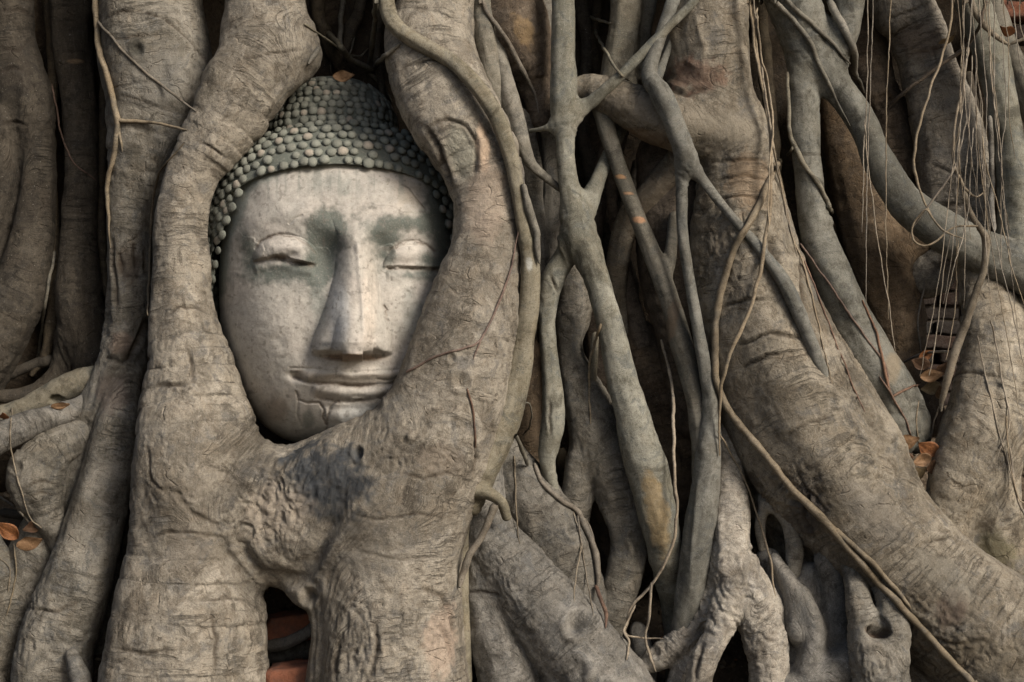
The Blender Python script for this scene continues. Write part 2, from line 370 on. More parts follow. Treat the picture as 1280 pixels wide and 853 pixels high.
# ---------------------------------------------------------------- ground, soil bank, brick wall, trunk
def ground_h(X, Yd):   # X, depth in px units -> height in px units
    base = -600.0
    bank = ss(-60, 420, Yd)*410 + 90*ss(150, 420, Yd)*ss(250, 700, X) - 60*ss(-120, 300, X)*ss(420, -100, X)
    return base + bank
def build_ground():
    n = 260
    t = np.linspace(-1, 1, n); xs = np.sign(t)*(np.abs(t)**2.6*60000)+t*1100
    u = np.linspace(0, 1, 200); ys = np.concatenate([-np.linspace(1, 0, 60)[:-1]**2.5*60000-250, np.linspace(-250, 700, 190), 700+np.linspace(0, 1, 60)[1:]**2.5*60000])
    X, Y = np.meshgrid(xs, ys, indexing='ij'); Z = ground_h(X, np.minimum(Y, 460))
    q = np.stack([X, Y, X*0], -1)
    near = np.exp(-(np.hypot(X, Y)/2500)**2)
    Z = Z + near*(22*fbm(q/90, 3, 1) + 7*fbm(q/17, 3, 2))
    V = np.stack([X, Y, Z], -1).reshape(-1, 3); a, b = X.shape
    i = np.arange(a-1)[:, None]*b; j = np.arange(b-1)[None]
    F = np.stack([i+j, i+b+j, i+b+j+1, i+j+1], -1).reshape(-1, 4)
    m, n_, bs = nodes('soil'); pos = N_(n_, 'ShaderNodeNewGeometry').outputs['Position']
    c = mixc(n_, rng(n_, nz(n_, pos, 9, 6, 0.7), 0.35, 0.65), (0.055, 0.040, 0.027), (0.11, 0.085, 0.06))
    c = mixc(n_, rng(n_, nz(n_, pos, 90, 4, 0.7), 0.5, 0.7), c, (0.16, 0.125, 0.09))
    n_.links.new(c, bs.inputs['Base Color']); bs.inputs['Roughness'].default_value = 0.95
    bp = N_(n_, 'ShaderNodeBump'); bp.inputs['Distance'].default_value = 0.012; n_.links.new(nz(n_, pos, 60, 6, 0.7), bp.inputs['Height']); n_.links.new(bp.outputs[0], bs.inputs['Normal'])
    o = mesh('ground', V, F, m); o['kind'] = 'structure'
build_ground()
# crumbs of soil, bark and gravel over the bank: nobody could count them
def litter():
    r = np.random.RandomState(3); n = 9000
    X = r.uniform(-900, 900, n); Y = r.uniform(-150, 430, n); Z = ground_h(X, np.minimum(Y, 460)) + 22*fbm(np.stack([X, Y, X*0], -1)/90, 3, 1) + 7*fbm(np.stack([X, Y, X*0], -1)/17, 3, 2)
    base = np.array([[1, 0, 0], [-1, 0, 0], [0, 1, 0], [0, -1, 0], [0, 0, 1], [0, 0, -1]], float)
    fc = np.array([[0, 2, 4], [2, 1, 4], [1, 3, 4], [3, 0, 4], [2, 0, 5], [1, 2, 5], [3, 1, 5], [0, 3, 5]])
    s = r.gamma(2.0, 1.5, n)[:, None]+0.8; sc = s[:, :, None]*r.uniform(0.4, 1.3, (n, 1, 3)); V = base[None]*sc*r.uniform(0.7, 1.3, (n, 6, 1))
    a = r.uniform(0, 6.28, n); ca, sa = np.cos(a)[:, None], np.sin(a)[:, None]
    V = np.stack([V[..., 0]*ca-V[..., 2]*sa*0.5-V[..., 1]*sa, V[..., 1]*ca+V[..., 0]*sa, V[..., 2]*0.8], -1) + np.stack([X, Y, Z+0.3*s[:, 0]], -1)[:, None]
    F = (fc[None]+np.arange(n)[:, None, None]*6).reshape(-1, 3)
    m, n_, bs = nodes('crumbs'); g = N_(n_, 'ShaderNodeNewGeometry'); rp = N_(n_, 'ShaderNodeValToRGB'); n_.links.new(g.outputs['Random Per Island'], rp.inputs[0])
    for p, c in ((0.0, (0.05, 0.035, 0.025)), (0.5, (0.13, 0.10, 0.07)), (0.85, (0.20, 0.17, 0.13)), (1.0, (0.20, 0.09, 0.04))):
        e = rp.color_ramp.elements.new(p) if p not in (0.0, 1.0) else rp.color_ramp.elements[0 if p == 0 else -1]; e.color = (*c, 1)
    n_.links.new(rp.outputs[0], bs.inputs['Base Color']); bs.inputs['Roughness'].default_value = 0.95
    o = mesh('soil_crumbs', V.reshape(-1, 3), F, m, smooth=False)
    o['kind'] = 'stuff'; tag(o, 'crumbs of soil, bark and gravel scattered over the dark bank between the roots', 'litter')
litter()
def brick_box(cx, cy, cz, sx, sy, sz, seed, bev=2.0, rot=0.0, ero=2.2):
    "one worn brick: a subdivided rounded box, px units"
    n = 8; V = []; F = []; ids = {}
    def vid(i, j, k):
        if (i, j, k) not in ids: ids[(i, j, k)] = len(V); V.append((i/n*2-1, j/n*2-1, k/n*2-1))
        return ids[(i, j, k)]
    for a in range(n):
        for b in range(n):
            for (c, fl) in ((0, 0), (n, 1)):
                for ax in range(3):
                    qs = []
                    for (da, db) in ((0, 0), (1, 0), (1, 1), (0, 1)):
                        v = [0, 0, 0]; v[ax] = c; v[(ax+1) % 3] = a+da; v[(ax+2) % 3] = b+db; qs.append(vid(*v))
                    F.append(qs if fl else qs[::-1])
    V = np.array(V); h = np.array([sx, sy, sz])/2.0; r = bev/h
    P = V*h; inner = np.clip(P, -(h-bev*1.6), h-bev*1.6); dv = P-inner; L = np.linalg.norm(dv, axis=1)[:, None]; P = np.where(L > 1e-6, inner+dv/np.maximum(L, 1e-6)*np.minimum(L, bev*1.6), P)
    P = P*(1+0.02*0) + ero*np.stack([fbm(P/16+seed, 3, seed), fbm(P/16+seed, 3, seed+1), fbm(P/16+seed, 3, seed+2)], 1)
    c, s = math.cos(rot), math.sin(rot); P = np.stack([P[:, 0]*c-P[:, 2]*s, P[:, 1], P[:, 0]*s+P[:, 2]*c], 1)
    return P+np.array([cx, cy, cz]), np.array(F)
def brick_mat(name, a, b, dark=0.5):
    m, n, bs = nodes(name); pos = N_(n, 'ShaderNodeNewGeometry').outputs['Position']; ri = N_(n, 'ShaderNodeNewGeometry').outputs['Random Per Island']
    c = mixc(n, ri, a, b); c = mixc(n, rng(n, nz(n, pos, 16, 6, 0.7), 0.42, 0.66, 0, dark), c, (0.06, 0.055, 0.05))
    c = mixc(n, rng(n, nz(n, pos, 120, 4, 0.7), 0.5, 0.7, 0, 0.6), c, tuple(x*0.5 for x in a))
    n.links.new(c, bs.inputs['Base Color']); bs.inputs['Roughness'].default_value = 0.95
    bp = N_(n, 'ShaderNodeBump'); bp.inputs['Distance'].default_value = 0.006; n.links.new(nz(n, pos, 70, 6, 0.75), bp.inputs['Height']); n.links.new(bp.outputs[0], bs.inputs['Normal'])
    return m
M_brickdark = brick_mat('shade_darkened_brick', (0.032, 0.019, 0.014), (0.02, 0.019, 0.018))  # brick colour lowered to carry the shade of the hollow
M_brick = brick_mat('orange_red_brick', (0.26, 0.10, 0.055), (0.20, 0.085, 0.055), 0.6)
def brick_wall():
    e = empty('brick_wall', 'old dark brick wall of worn courses glimpsed in the hollow behind the roots at right', 'wall')
    # near bricks as real bricks where the hollow opens, the rest of the wall is coursed the same way
    r = random.Random(8); VV = []; FF = []; base = 0; bw, bh = 76, 22
    for row in range(-4, 48):
        z = -420+row*bh
        for c in range(-17, 19):
            x = c*bw+(row % 2)*bw/2
            lod = 1
            V, F = brick_box(x+r.uniform(-3, 3), 455+r.uniform(-8, 8), z, bw-r.uniform(3, 7), 44, bh-r.uniform(1.5, 3.5), row*50+c+3000, 2.6, r.uniform(-.03, .03), 3.5) if (350 < x < 800 and -80 < z < 160) else (None, None)
            if V is None:
                y0 = 433+r.uniform(-2, 3); a, b_, cc = (bw-3)/2, 20, (bh-2.5)/2
                V = np.array([[x+i*a, y0+20+j*b_, z+k*cc] for i in (-1, 1) for j in (-1, 1) for k in (-1, 1)]); F = np.array([[0, 1, 3, 2], [4, 6, 7, 5], [0, 4, 5, 1], [2, 3, 7, 6], [0, 2, 6, 4], [1, 5, 7, 3]])
            VV.append(V); FF.append(F+base); base += len(V)
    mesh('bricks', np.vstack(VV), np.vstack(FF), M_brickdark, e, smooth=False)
    m, n, bs = nodes('old_mortar'); bs.inputs['Base Color'].default_value = (0.05, 0.042, 0.035, 1); bs.inputs['Roughness'].default_value = 1
    V = np.array([[x, y, z] for x in (-1290, 1340) for y in (446, 500) for z in (-700, 640)]); F = np.array([[0, 1, 3, 2], [4, 6, 7, 5], [0, 4, 5, 1], [2, 3, 7, 6], [0, 2, 6, 4], [1, 5, 7, 3]])
    mesh('mortar', V, F, m, e, smooth=False)
brick_wall()
root('fig_trunk', 'fig trunk mass added dark behind the roots, overhanging out of view to block light from above', 'trunk', M_dark,  # added to darken the gaps; the level top strand blocks overhead light unseen
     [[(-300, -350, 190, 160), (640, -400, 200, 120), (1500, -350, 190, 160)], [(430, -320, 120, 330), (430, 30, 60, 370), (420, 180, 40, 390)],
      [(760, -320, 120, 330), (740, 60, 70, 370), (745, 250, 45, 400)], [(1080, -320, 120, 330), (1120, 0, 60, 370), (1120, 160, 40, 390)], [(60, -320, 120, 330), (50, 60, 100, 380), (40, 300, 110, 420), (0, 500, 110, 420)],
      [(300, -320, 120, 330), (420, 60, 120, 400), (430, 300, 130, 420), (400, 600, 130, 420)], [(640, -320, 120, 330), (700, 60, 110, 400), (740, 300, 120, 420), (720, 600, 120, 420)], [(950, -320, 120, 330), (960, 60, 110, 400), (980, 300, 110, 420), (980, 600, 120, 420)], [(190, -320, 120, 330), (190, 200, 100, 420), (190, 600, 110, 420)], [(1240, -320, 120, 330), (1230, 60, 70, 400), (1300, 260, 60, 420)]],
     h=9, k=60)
# ---------------------------------------------------------------- the great root that holds the head
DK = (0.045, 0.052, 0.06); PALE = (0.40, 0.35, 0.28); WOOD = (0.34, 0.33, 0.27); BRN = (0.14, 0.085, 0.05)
root('strangler_root', 'massive pale brown root whose two arms clasp the stone head and join below its chin', 'root', M_warm, [
    [(330, -80, 50, 100), (334, 0, 50, 95), (332, 60, 54, 85), (305, 115, 54, 78), (276, 160, 43, 72), (244, 212, 33, 66), (228, 275, 34, 62), (227, 340, 37, 60), (230, 400, 43, 56), (237, 460, 53, 52), (240, 515, 67, 46), (246, 565, 80, 38), (242, 620, 78, 38), (240, 690, 78, 38), (238, 760, 92, 34), (232, 853, 104, 28)],
    [(375, 72, 26, 100), (352, 60, 40, 92), (330, 40, 40, 90)],
    [(548, -60, 48, 60), (548, 0, 50, 56), (537, 50, 58, 46), (548, 100, 62, 36), (572, 150, 62, 26), (596, 195, 54, 20), (609, 245, 46, 16), (609, 300, 46, 12), (600, 350, 53, 8), (588, 400, 61, 6), (574, 450, 66, 6), (560, 500, 71, 6), (535, 555, 78, 8), (508, 610, 84, 10), (490, 680, 83, 12), (490, 750, 85, 10), (490, 853, 90, 4)],
    [(245, 620, 60, 52), (330, 632, 72, 46), (395, 638, 84, 36), (470, 610, 80, 20)],
    [(330, 618, 46, 44), (385, 608, 48, 24), (440, 586, 54, 8), (492, 556, 50, 4)],
    [(300, 632, 40, 30), (338, 678, 46, 36), (382, 712, 32, 34), (430, 730, 40, 20)],
    [(384, 742, 14, 8), (398, 752, 12, 6), (408, 790, 14, 2), (404, 853, 22, 6), (400, 900, 24, 6)]],
    h=2.5, k=32, wr=1.35,
    feats=[('dent', 575, 192, 20, 43, -0.25, 3), ('crack', [(535, 158), (548, 180), (560, 215), (566, 235)], 2.6, 5), ('crack', [(538, 156), (560, 150), (582, 157), (594, 175), (597, 200), (592, 215)], 2.2, 4),
           ('ridge', [(600, 160), (603, 185), (600, 215)], 5, 3), ('crack', [(208, 395), (222, 385), (245, 383), (262, 390)], 1.8, 3), ('crack', [(198, 482), (215, 480), (232, 482)], 2.2, 3.5),
           ('crack', [(233, 430), (240, 455), (241, 478)], 2.0, 3), ('crack', [(185, 560), (190, 600), (215, 620)], 1.8, 2), ('crack', [(190, 672), (215, 665), (245, 666), (280, 672)], 1.8, 3), ('crack', [(245, 752), (280, 748), (315, 752)], 1.5, 2.5),
           ('crack', [(150, 812), (185, 818), (210, 812)], 2.4, 3), ('crack', [(262, 762), (270, 800), (268, 840)], 2.5, 3), ('crack', [(222, 615), (240, 640), (270, 655)], 2.6, 3),
           ('knot', 447, 566, 9, 3, 6), ('knot', 565, 448, 6, 2, 2.5), ('knot', 577, 477, 12, 2.5, 4), ('knot', 388, 745, 12, 3, 12), ('crack', [(470, 780), (472, 810), (462, 850)], 3, 4), ('crack', [(525, 735), (550, 745), (562, 780), (565, 810)], 2.6, 4),
           ('crack', [(548, 780), (556, 805), (560, 830)], 2.6, 4), ('crack', [(425, 800), (420, 830), (422, 852)], 2.2, 3), ('crack', [(440, 640), (470, 650), (520, 642), (560, 648)], 1.6, 2), ('crack', [(500, 590), (530, 600), (575, 585)], 1.8, 2.5),
           ('ridge', [(478, 532), (520, 548), (560, 552)], 5, 3), ('crack', [(590, 552), (594, 575), (586, 595)], 2, 4), ('crack', [(506, 85), (535, 75), (570, 78), (605, 92)], 1.6, 2.5), ('crack', [(452, 690), (500, 700), (545, 692)], 1.6, 2),
           ('gnarl', 335, 630, 60, 60, 4.2), ('gnarl', 520, 560, 60, 40, 3), ('gnarl', 230, 600, 50, 60, 2.2), ('gnarl', 480, 800, 70, 70, 3), ('gnarl', 235, 470, 40, 50, 2.4), ('gnarl', 410, 600, 60, 50, 1.8), ('ridge', [(290, 545), (330, 560), (350, 575)], 8, 4), ('crack', [(296, 75), (335, 68), (375, 62)], 1.3, 2), ('crack', [(245, 175), (262, 182), (280, 195)], 1.4, 1.6)],
    paint=[(403, 600, 66, 50, 0.5, DK, 0.95, 0.45), (436, 568, 22, 14, 0, DK, 0.85, 0.4), (405, 640, 30, 18, 0.6, DK, 0.5, 0.5), (577, 192, 19, 42, -0.25, WOOD, 0.95, 0.06), (604, 185, 9, 34, -0.05, (0.5, 0.38, 0.28), 0.9, 0.25),  # last, pinkish strip stands in for the warm highlight on the right flank
           (606, 250, 30, 60, 0, (0.36, 0.29, 0.23), 0.55, 0.3), (345, 640, 45, 45, 0, (0.36, 0.31, 0.25), 0.55, 0.4), (470, 680, 50, 40, 0.3, (0.16, 0.145, 0.12), 0.4, 0.4), (548, 800, 22, 50, 0.1, (0.42, 0.33, 0.26), 0.6, 0.4),
           (250, 100, 30, 40, 0, (0.18, 0.165, 0.13), 0.3, 0.3), (225, 620, 40, 30, 0, (0.11, 0.095, 0.075), 0.5, 0.5), (230, 690, 30, 26, 0, (0.14, 0.125, 0.105), 0.5, 0.5), (548, 575, 30, 22, 0, (0.17, 0.14, 0.11), 0.5, 0.4)])
# ---------------------------------------------------------------- roots left of the head
root('added_shade_root', 'great root added unseen outside the left edge to shade the left side', 'root', M_brown, [[(-250, -60, 120, -100), (-260, 300, 130, -160), (-320, 600, 150, -240), (-380, 860, 170, -340)]], h=7, k=20)  # unseen root added beyond the left edge to shade that side
root('old_root', 'broad grey root with dark pits and a cracked joint, left of the clasping arm', 'root', M_grey, [
    [(186, -60, 62), (188, 0, 64), (196, 70, 66), (200, 120, 62), (185, 180, 50), (168, 240, 34), (163, 300, 29), (161, 360, 27), (158, 415, 27), (148, 465, 32), (114, 540, 30), (80, 620, 32), (46, 700, 37), (14, 790, 44), (-20, 860, 50)],
    [(205, 170, 30), (222, 230, 22), (215, 300, 16)],
    [(158, 462, 18, 122), (146, 540, 29, 108), (128, 620, 34, 98), (104, 710, 40, 80), (78, 790, 46, 72), (66, 853, 48, 66)]], d=140, h=3, k=12, wr=1.3,
    feats=[('gnarl', 150, 440, 30, 60, 3), ('gnarl', 60, 780, 60, 60, 3), ('crack', [(132, 446), (150, 452), (163, 444), (175, 425), (184, 402)], 3, 8), ('crack', [(140, 300), (143, 340), (146, 390)], 2.4, 4), ('crack', [(168, 305), (170, 335)], 2.4, 4), ('crack', [(150, 318), (153, 345)], 3.2, 5), ('crack', [(182, 310), (184, 345)], 2, 4),
           ('knot', 172, 62, 9, 2, 4), ('crack', [(130, 22), (152, 14), (180, 14), (205, 22), (235, 48), (256, 75)], 1.6, 3), ('crack', [(143, 50), (170, 44), (195, 42)], 1.5, 2.2), ('crack', [(150, 118), (180, 128), (215, 140)], 1.6, 2), ('crack', [(40, 760), (70, 765), (100, 752)], 1.8, 3),
           ('ridge', [(210, 35), (240, 60), (262, 100)], 5, 3)],
    paint=[(172, 60, 12, 14, 0, (0.03, 0.03, 0.025), 0.85, 0.4), (165, 190, 12, 12, 0, (0.05, 0.045, 0.035), 0.6, 0.5), (158, 325, 22, 30, 0, (0.05, 0.035, 0.025), 0.6, 0.6), (150, 430, 18, 16, 0, (0.26, 0.20, 0.16), 0.6, 0.3), (198, 95, 40, 50, 0, (0.17, 0.165, 0.15), 0.5, 0.3), (140, 490, 25, 30, 0, (0.13, 0.10, 0.09), 0.5, 0.4)])
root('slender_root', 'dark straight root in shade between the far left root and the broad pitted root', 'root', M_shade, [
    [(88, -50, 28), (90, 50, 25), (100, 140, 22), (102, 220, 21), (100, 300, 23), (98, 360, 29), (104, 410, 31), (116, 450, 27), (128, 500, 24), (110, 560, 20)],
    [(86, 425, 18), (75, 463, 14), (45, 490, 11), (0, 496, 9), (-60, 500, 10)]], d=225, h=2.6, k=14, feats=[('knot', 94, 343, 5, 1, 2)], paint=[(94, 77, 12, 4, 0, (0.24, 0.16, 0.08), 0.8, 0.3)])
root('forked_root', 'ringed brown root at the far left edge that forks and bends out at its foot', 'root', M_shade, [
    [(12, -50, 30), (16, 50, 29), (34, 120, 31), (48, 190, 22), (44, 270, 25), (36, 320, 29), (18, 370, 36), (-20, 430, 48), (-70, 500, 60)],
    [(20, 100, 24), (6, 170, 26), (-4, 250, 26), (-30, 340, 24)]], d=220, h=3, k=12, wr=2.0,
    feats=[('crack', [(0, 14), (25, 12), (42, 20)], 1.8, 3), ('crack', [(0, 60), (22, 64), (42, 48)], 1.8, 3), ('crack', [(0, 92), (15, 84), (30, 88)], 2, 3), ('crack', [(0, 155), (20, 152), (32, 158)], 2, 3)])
root('bent_root', 'smooth grey root curving in from the left edge to the pitted root', 'root', M_grey, [[(-60, 580, 26, 60), (-8, 552, 21, 74), (45, 528, 17, 92), (92, 512, 14, 122), (122, 494, 11, 155)]], d=85, h=2.5, k=8)
root('mossy_root', 'dark mossy root with holes lying behind the smooth curved root at left', 'root', M_olive, [[(-50, 530, 18), (15, 520, 17), (60, 496, 17), (95, 480, 18), (120, 470, 14)]], d=150, h=2.5, k=8, rough=2, feats=[('dent', 70, 500, 9, 6, 0, 8)])
root('knuckle_root', 'bulging knuckle of grey root at the left edge above the orange leaves', 'root', M_grey, [[(102, 545, 20, 120), (62, 566, 27, 100), (45, 600, 33, 95), (58, 640, 22, 100), (78, 680, 16, 110)]], d=100, h=2.5, k=8, wr=2,
    feats=[('knot', 22, 585, 8, 2, 2), ('crack', [(30, 610), (50, 602), (72, 606)], 1.5, 2.5), ('crack', [(35, 622), (52, 616), (70, 620)], 1.5, 2)])
root('flat_root', 'dark flaking root low at the left edge below the orange leaves', 'root', M_grey, [[(-60, 590, 30, 130), (-20, 690, 26, 120), (5, 760, 30, 110), (-20, 860, 40, 100)], [(40, 700, 22, 150), (20, 740, 24, 140), (0, 780, 28, 120)]], h=3, k=12, rough=2)
root('inner_root', 'short shaded root wedged behind the foot of the clasping root at lower left', 'root', M_grey, [[(160, 640, 20), (145, 720, 28), (132, 800, 34), (120, 870, 40)]], d=190, h=3, k=8)
root('stub_root', 'small rounded stub of root at the bottom edge at lower left', 'root', M_grey, [[(90, 820, 9, 20), (96, 838, 12, 10), (102, 870, 14, 5)]], h=2, k=6)
# ---------------------------------------------------------------- roots right of the head
root('entwined_root', 'thick olive vine root arching down the outer side of the arm right of the head', 'root', M_olive, [
    [(482, -60, 9, -10), (484, 8, 10, -14), (497, 35, 10, -20), (530, 57, 10, -26), (566, 78, 10, -36), (598, 110, 10, -42), (622, 148, 10, -38), (638, 195, 10, -34), (648, 245, 9, -28), (654, 285, 9, -22), (662, 325, 12, -14), (662, 370, 13, -8), (656, 415, 14, -4), (650, 460, 15, 0), (640, 505, 18, 2), (622, 550, 20, 2), (603, 592, 18, 0), (590, 630, 14, 6)],
    [(590, 612, 9, -12), (610, 617, 8, -16), (627, 628, 7, -14), (633, 646, 6, -6)],
    [(580, 640, 9, 20), (577, 720, 9, 24), (580, 800, 9, 24), (582, 870, 9, 26)]], h=2.2, k=8, paint=[(662, 330, 5, 10, 0, (0.45, 0.46, 0.44), 0.7, 0.4)])
vine('hooked_rootlet', 'thin pale rootlet dropping from the hook at the foot of the olive vine', 'rootlet', M_vine, [[(618, 630, 6, -22), (610, 652, 5, -24), (596, 680, 5, -22), (582, 705, 4.5, -18), (575, 735, 4, -6)]])
root('pale_root', 'brown streaked root left of the upright grey post at top centre', 'root', M_brown, [[(628, -40, 44), (642, 20, 44), (655, 60, 38), (668, 100, 24), (674, 150, 14)]], d=95, h=2.6, k=8, wr=1.5, paint=[(655, 40, 16, 26, -0.4, (0.30, 0.20, 0.09), 0.5, 0.5)])
root('ribbon_root', 'narrow root hugging the outside of the olive vine at top centre', 'root', M_olive, [[(600, -40, 14), (604, 30, 14), (612, 80, 14), (622, 130, 12), (630, 165, 9), (640, 220, 10), (655, 290, 8)]], d=60, h=2.2, k=6)
root('twisted_root', 'thin twisted olive root slanting down to a point beside the upright post', 'root', M_olive, [[(618, 40, 10, 70), (630, 95, 11, 60), (642, 140, 12, 50), (652, 175, 10, 46), (664, 205, 7, 46), (690, 228, 5, 50), (704, 240, 4, 60)]], h=1.8, k=5)
root('column_root', 'shaded narrow roots standing side by side behind the vine, left of the main fork', 'root', M_grey, [[(650, 150, 16), (662, 205, 15), (668, 255, 12), (672, 300, 12), (678, 345, 12)], [(676, -20, 14, 150), (684, 110, 14, 140), (690, 210, 14, 125), (690, 280, 14, 120), (686, 340, 14, 120)]], d=95, h=2.2, k=6)
root('pronged_root', 'smooth grey upright root that branches at a node and slants on down', 'root', M_green, [
    [(704, -40, 15), (704, 60, 14), (705, 125, 17), (706, 165, 13), (708, 205, 12), (713, 240, 14), (722, 280, 20), (738, 325, 18), (752, 370, 16), (765, 420, 18), (775, 465, 19), (788, 510, 22), (801, 560, 25), (813, 605, 26), (824, 650, 25), (834, 695, 22, 60), (842, 745, 19, 100), (848, 800, 18, 130)],
    [(778, 155, 9, 85), (764, 188, 9, 70), (748, 225, 10, 55), (733, 262, 13, 50)],
    [(712, 150, 11), (732, 133, 9), (768, 102, 7, 25), (828, 42, 6, 18), (885, -15, 6, 10)],
    [(700, 152, 6), (684, 160, 4), (662, 164, 3, 60)],
    [(722, 290, 14), (706, 322, 14, 55), (690, 352, 15, 60), (684, 385, 12, 62), (685, 430, 10, 60), (690, 480, 12, 58), (691, 530, 14, 56), (684, 575, 11, 60), (692, 612, 7, 66)]],
    d=40, h=2.2, k=14, feats=[('ridge', [(700, 285), (703, 310), (712, 338)], 3, 3.5), ('crack', [(688, 345), (697, 365)], 1.6, 3), ('crack', [(686, 500), (688, 545)], 1.6, 3)], paint=[(820, 640, 16, 60, -0.2, (0.26, 0.19, 0.10), 0.6, 0.3)])
root('clinging_root', 'thin smooth grey root climbing over the level root and forking below it', 'root', M_green, [
    [(846, -40, 7, 30), (838, 10, 8, 26), (822, 55, 8, 20), (812, 92, 10, 10), (826, 118, 14, -4), (842, 152, 13, -8), (855, 192, 13, 0), (852, 235, 8, 12), (853, 290, 7, 16), (862, 350, 7, 18), (873, 415, 8, 20), (883, 470, 9, 24), (888, 510, 11, 28), (886, 560, 15, 28), (880, 620, 19, 28), (871, 680, 20, 28), (864, 735, 19, 34), (856, 790, 18, 50), (850, 845, 18, 80), (848, 900, 18, 100)],
    [(858, 195, 11, 2), (880, 228, 7, 8), (915, 272, 6, 0), (950, 312, 7, -8), (982, 356, 9, -14), (1003, 402, 9, -16), (1020, 445, 8, -14), (1038, 490, 6, -2)],
    [(866, -30, 6, 52), (848, 30, 5, 44), (832, 70, 5, 38), (820, 100, 7, 26)]], h=2.2, k=10, feats=[('ridge', [(872, 600), (866, 680), (862, 740)], 3, 2.5)])
root('banded_root', 'olive green root with orange scars slanting over the dark hollow', 'root', M_olive, [
    [(738, 100, 7, 78), (748, 128, 10, 62), (757, 158, 11, 54), (772, 205, 10, 50), (790, 255, 10, 50), (808, 300, 11, 50), (826, 345, 12, 50), (840, 385, 12, 50), (852, 430, 14, 48), (866, 480, 14, 44), (876, 540, 14, 40), (878, 600, 12, 44)],
    [(842, 270, 6, 60), (838, 320, 8, 56), (830, 352, 8, 54)]], h=2.0, k=8,
    paint=[(776, 221, 8, 3.5, 0.1, (0.42, 0.22, 0.08), 0.9, 0.2), (786, 242, 8, 2.5, 0.1, (0.40, 0.22, 0.10), 0.9, 0.2), (799, 275, 9, 4.5, 0.1, (0.45, 0.22, 0.09), 0.9, 0.2), (840, 400, 9, 30, 0.2, (0.17, 0.11, 0.06), 0.6, 0.4)])
root('standing_root', 'greyish olive root coming down from the top edge onto the level root', 'root', M_olive, [[(785, -40, 20), (780, 40, 19), (774, 90, 22), (772, 125, 24)], [(812, -40, 12, 110), (802, 40, 12, 108), (796, 95, 12, 105)]], d=90, h=2.4, k=8)
root('hidden_root', 'brown root mass in deep shade between the scarred olive root and the trunk root', 'root', M_brown, [[(835, 200, 40), (845, 270, 50), (852, 350, 50), (858, 430, 36), (870, 520, 30)]], d=120, h=3, k=8, wr=1.8)
root('shadowed_root', 'pair of thin dark roots deep in the black hollow at centre', 'root', M_brown, [[(790, 120, 8, 190), (765, 230, 8, 160), (780, 330, 9, 150), (795, 400, 12, 150), (812, 460, 16, 150)], [(770, 150, 12, 210), (745, 260, 14, 190), (738, 330, 14, 180), (745, 420, 16, 170), (760, 500, 20, 170)]], h=2.5, k=6)
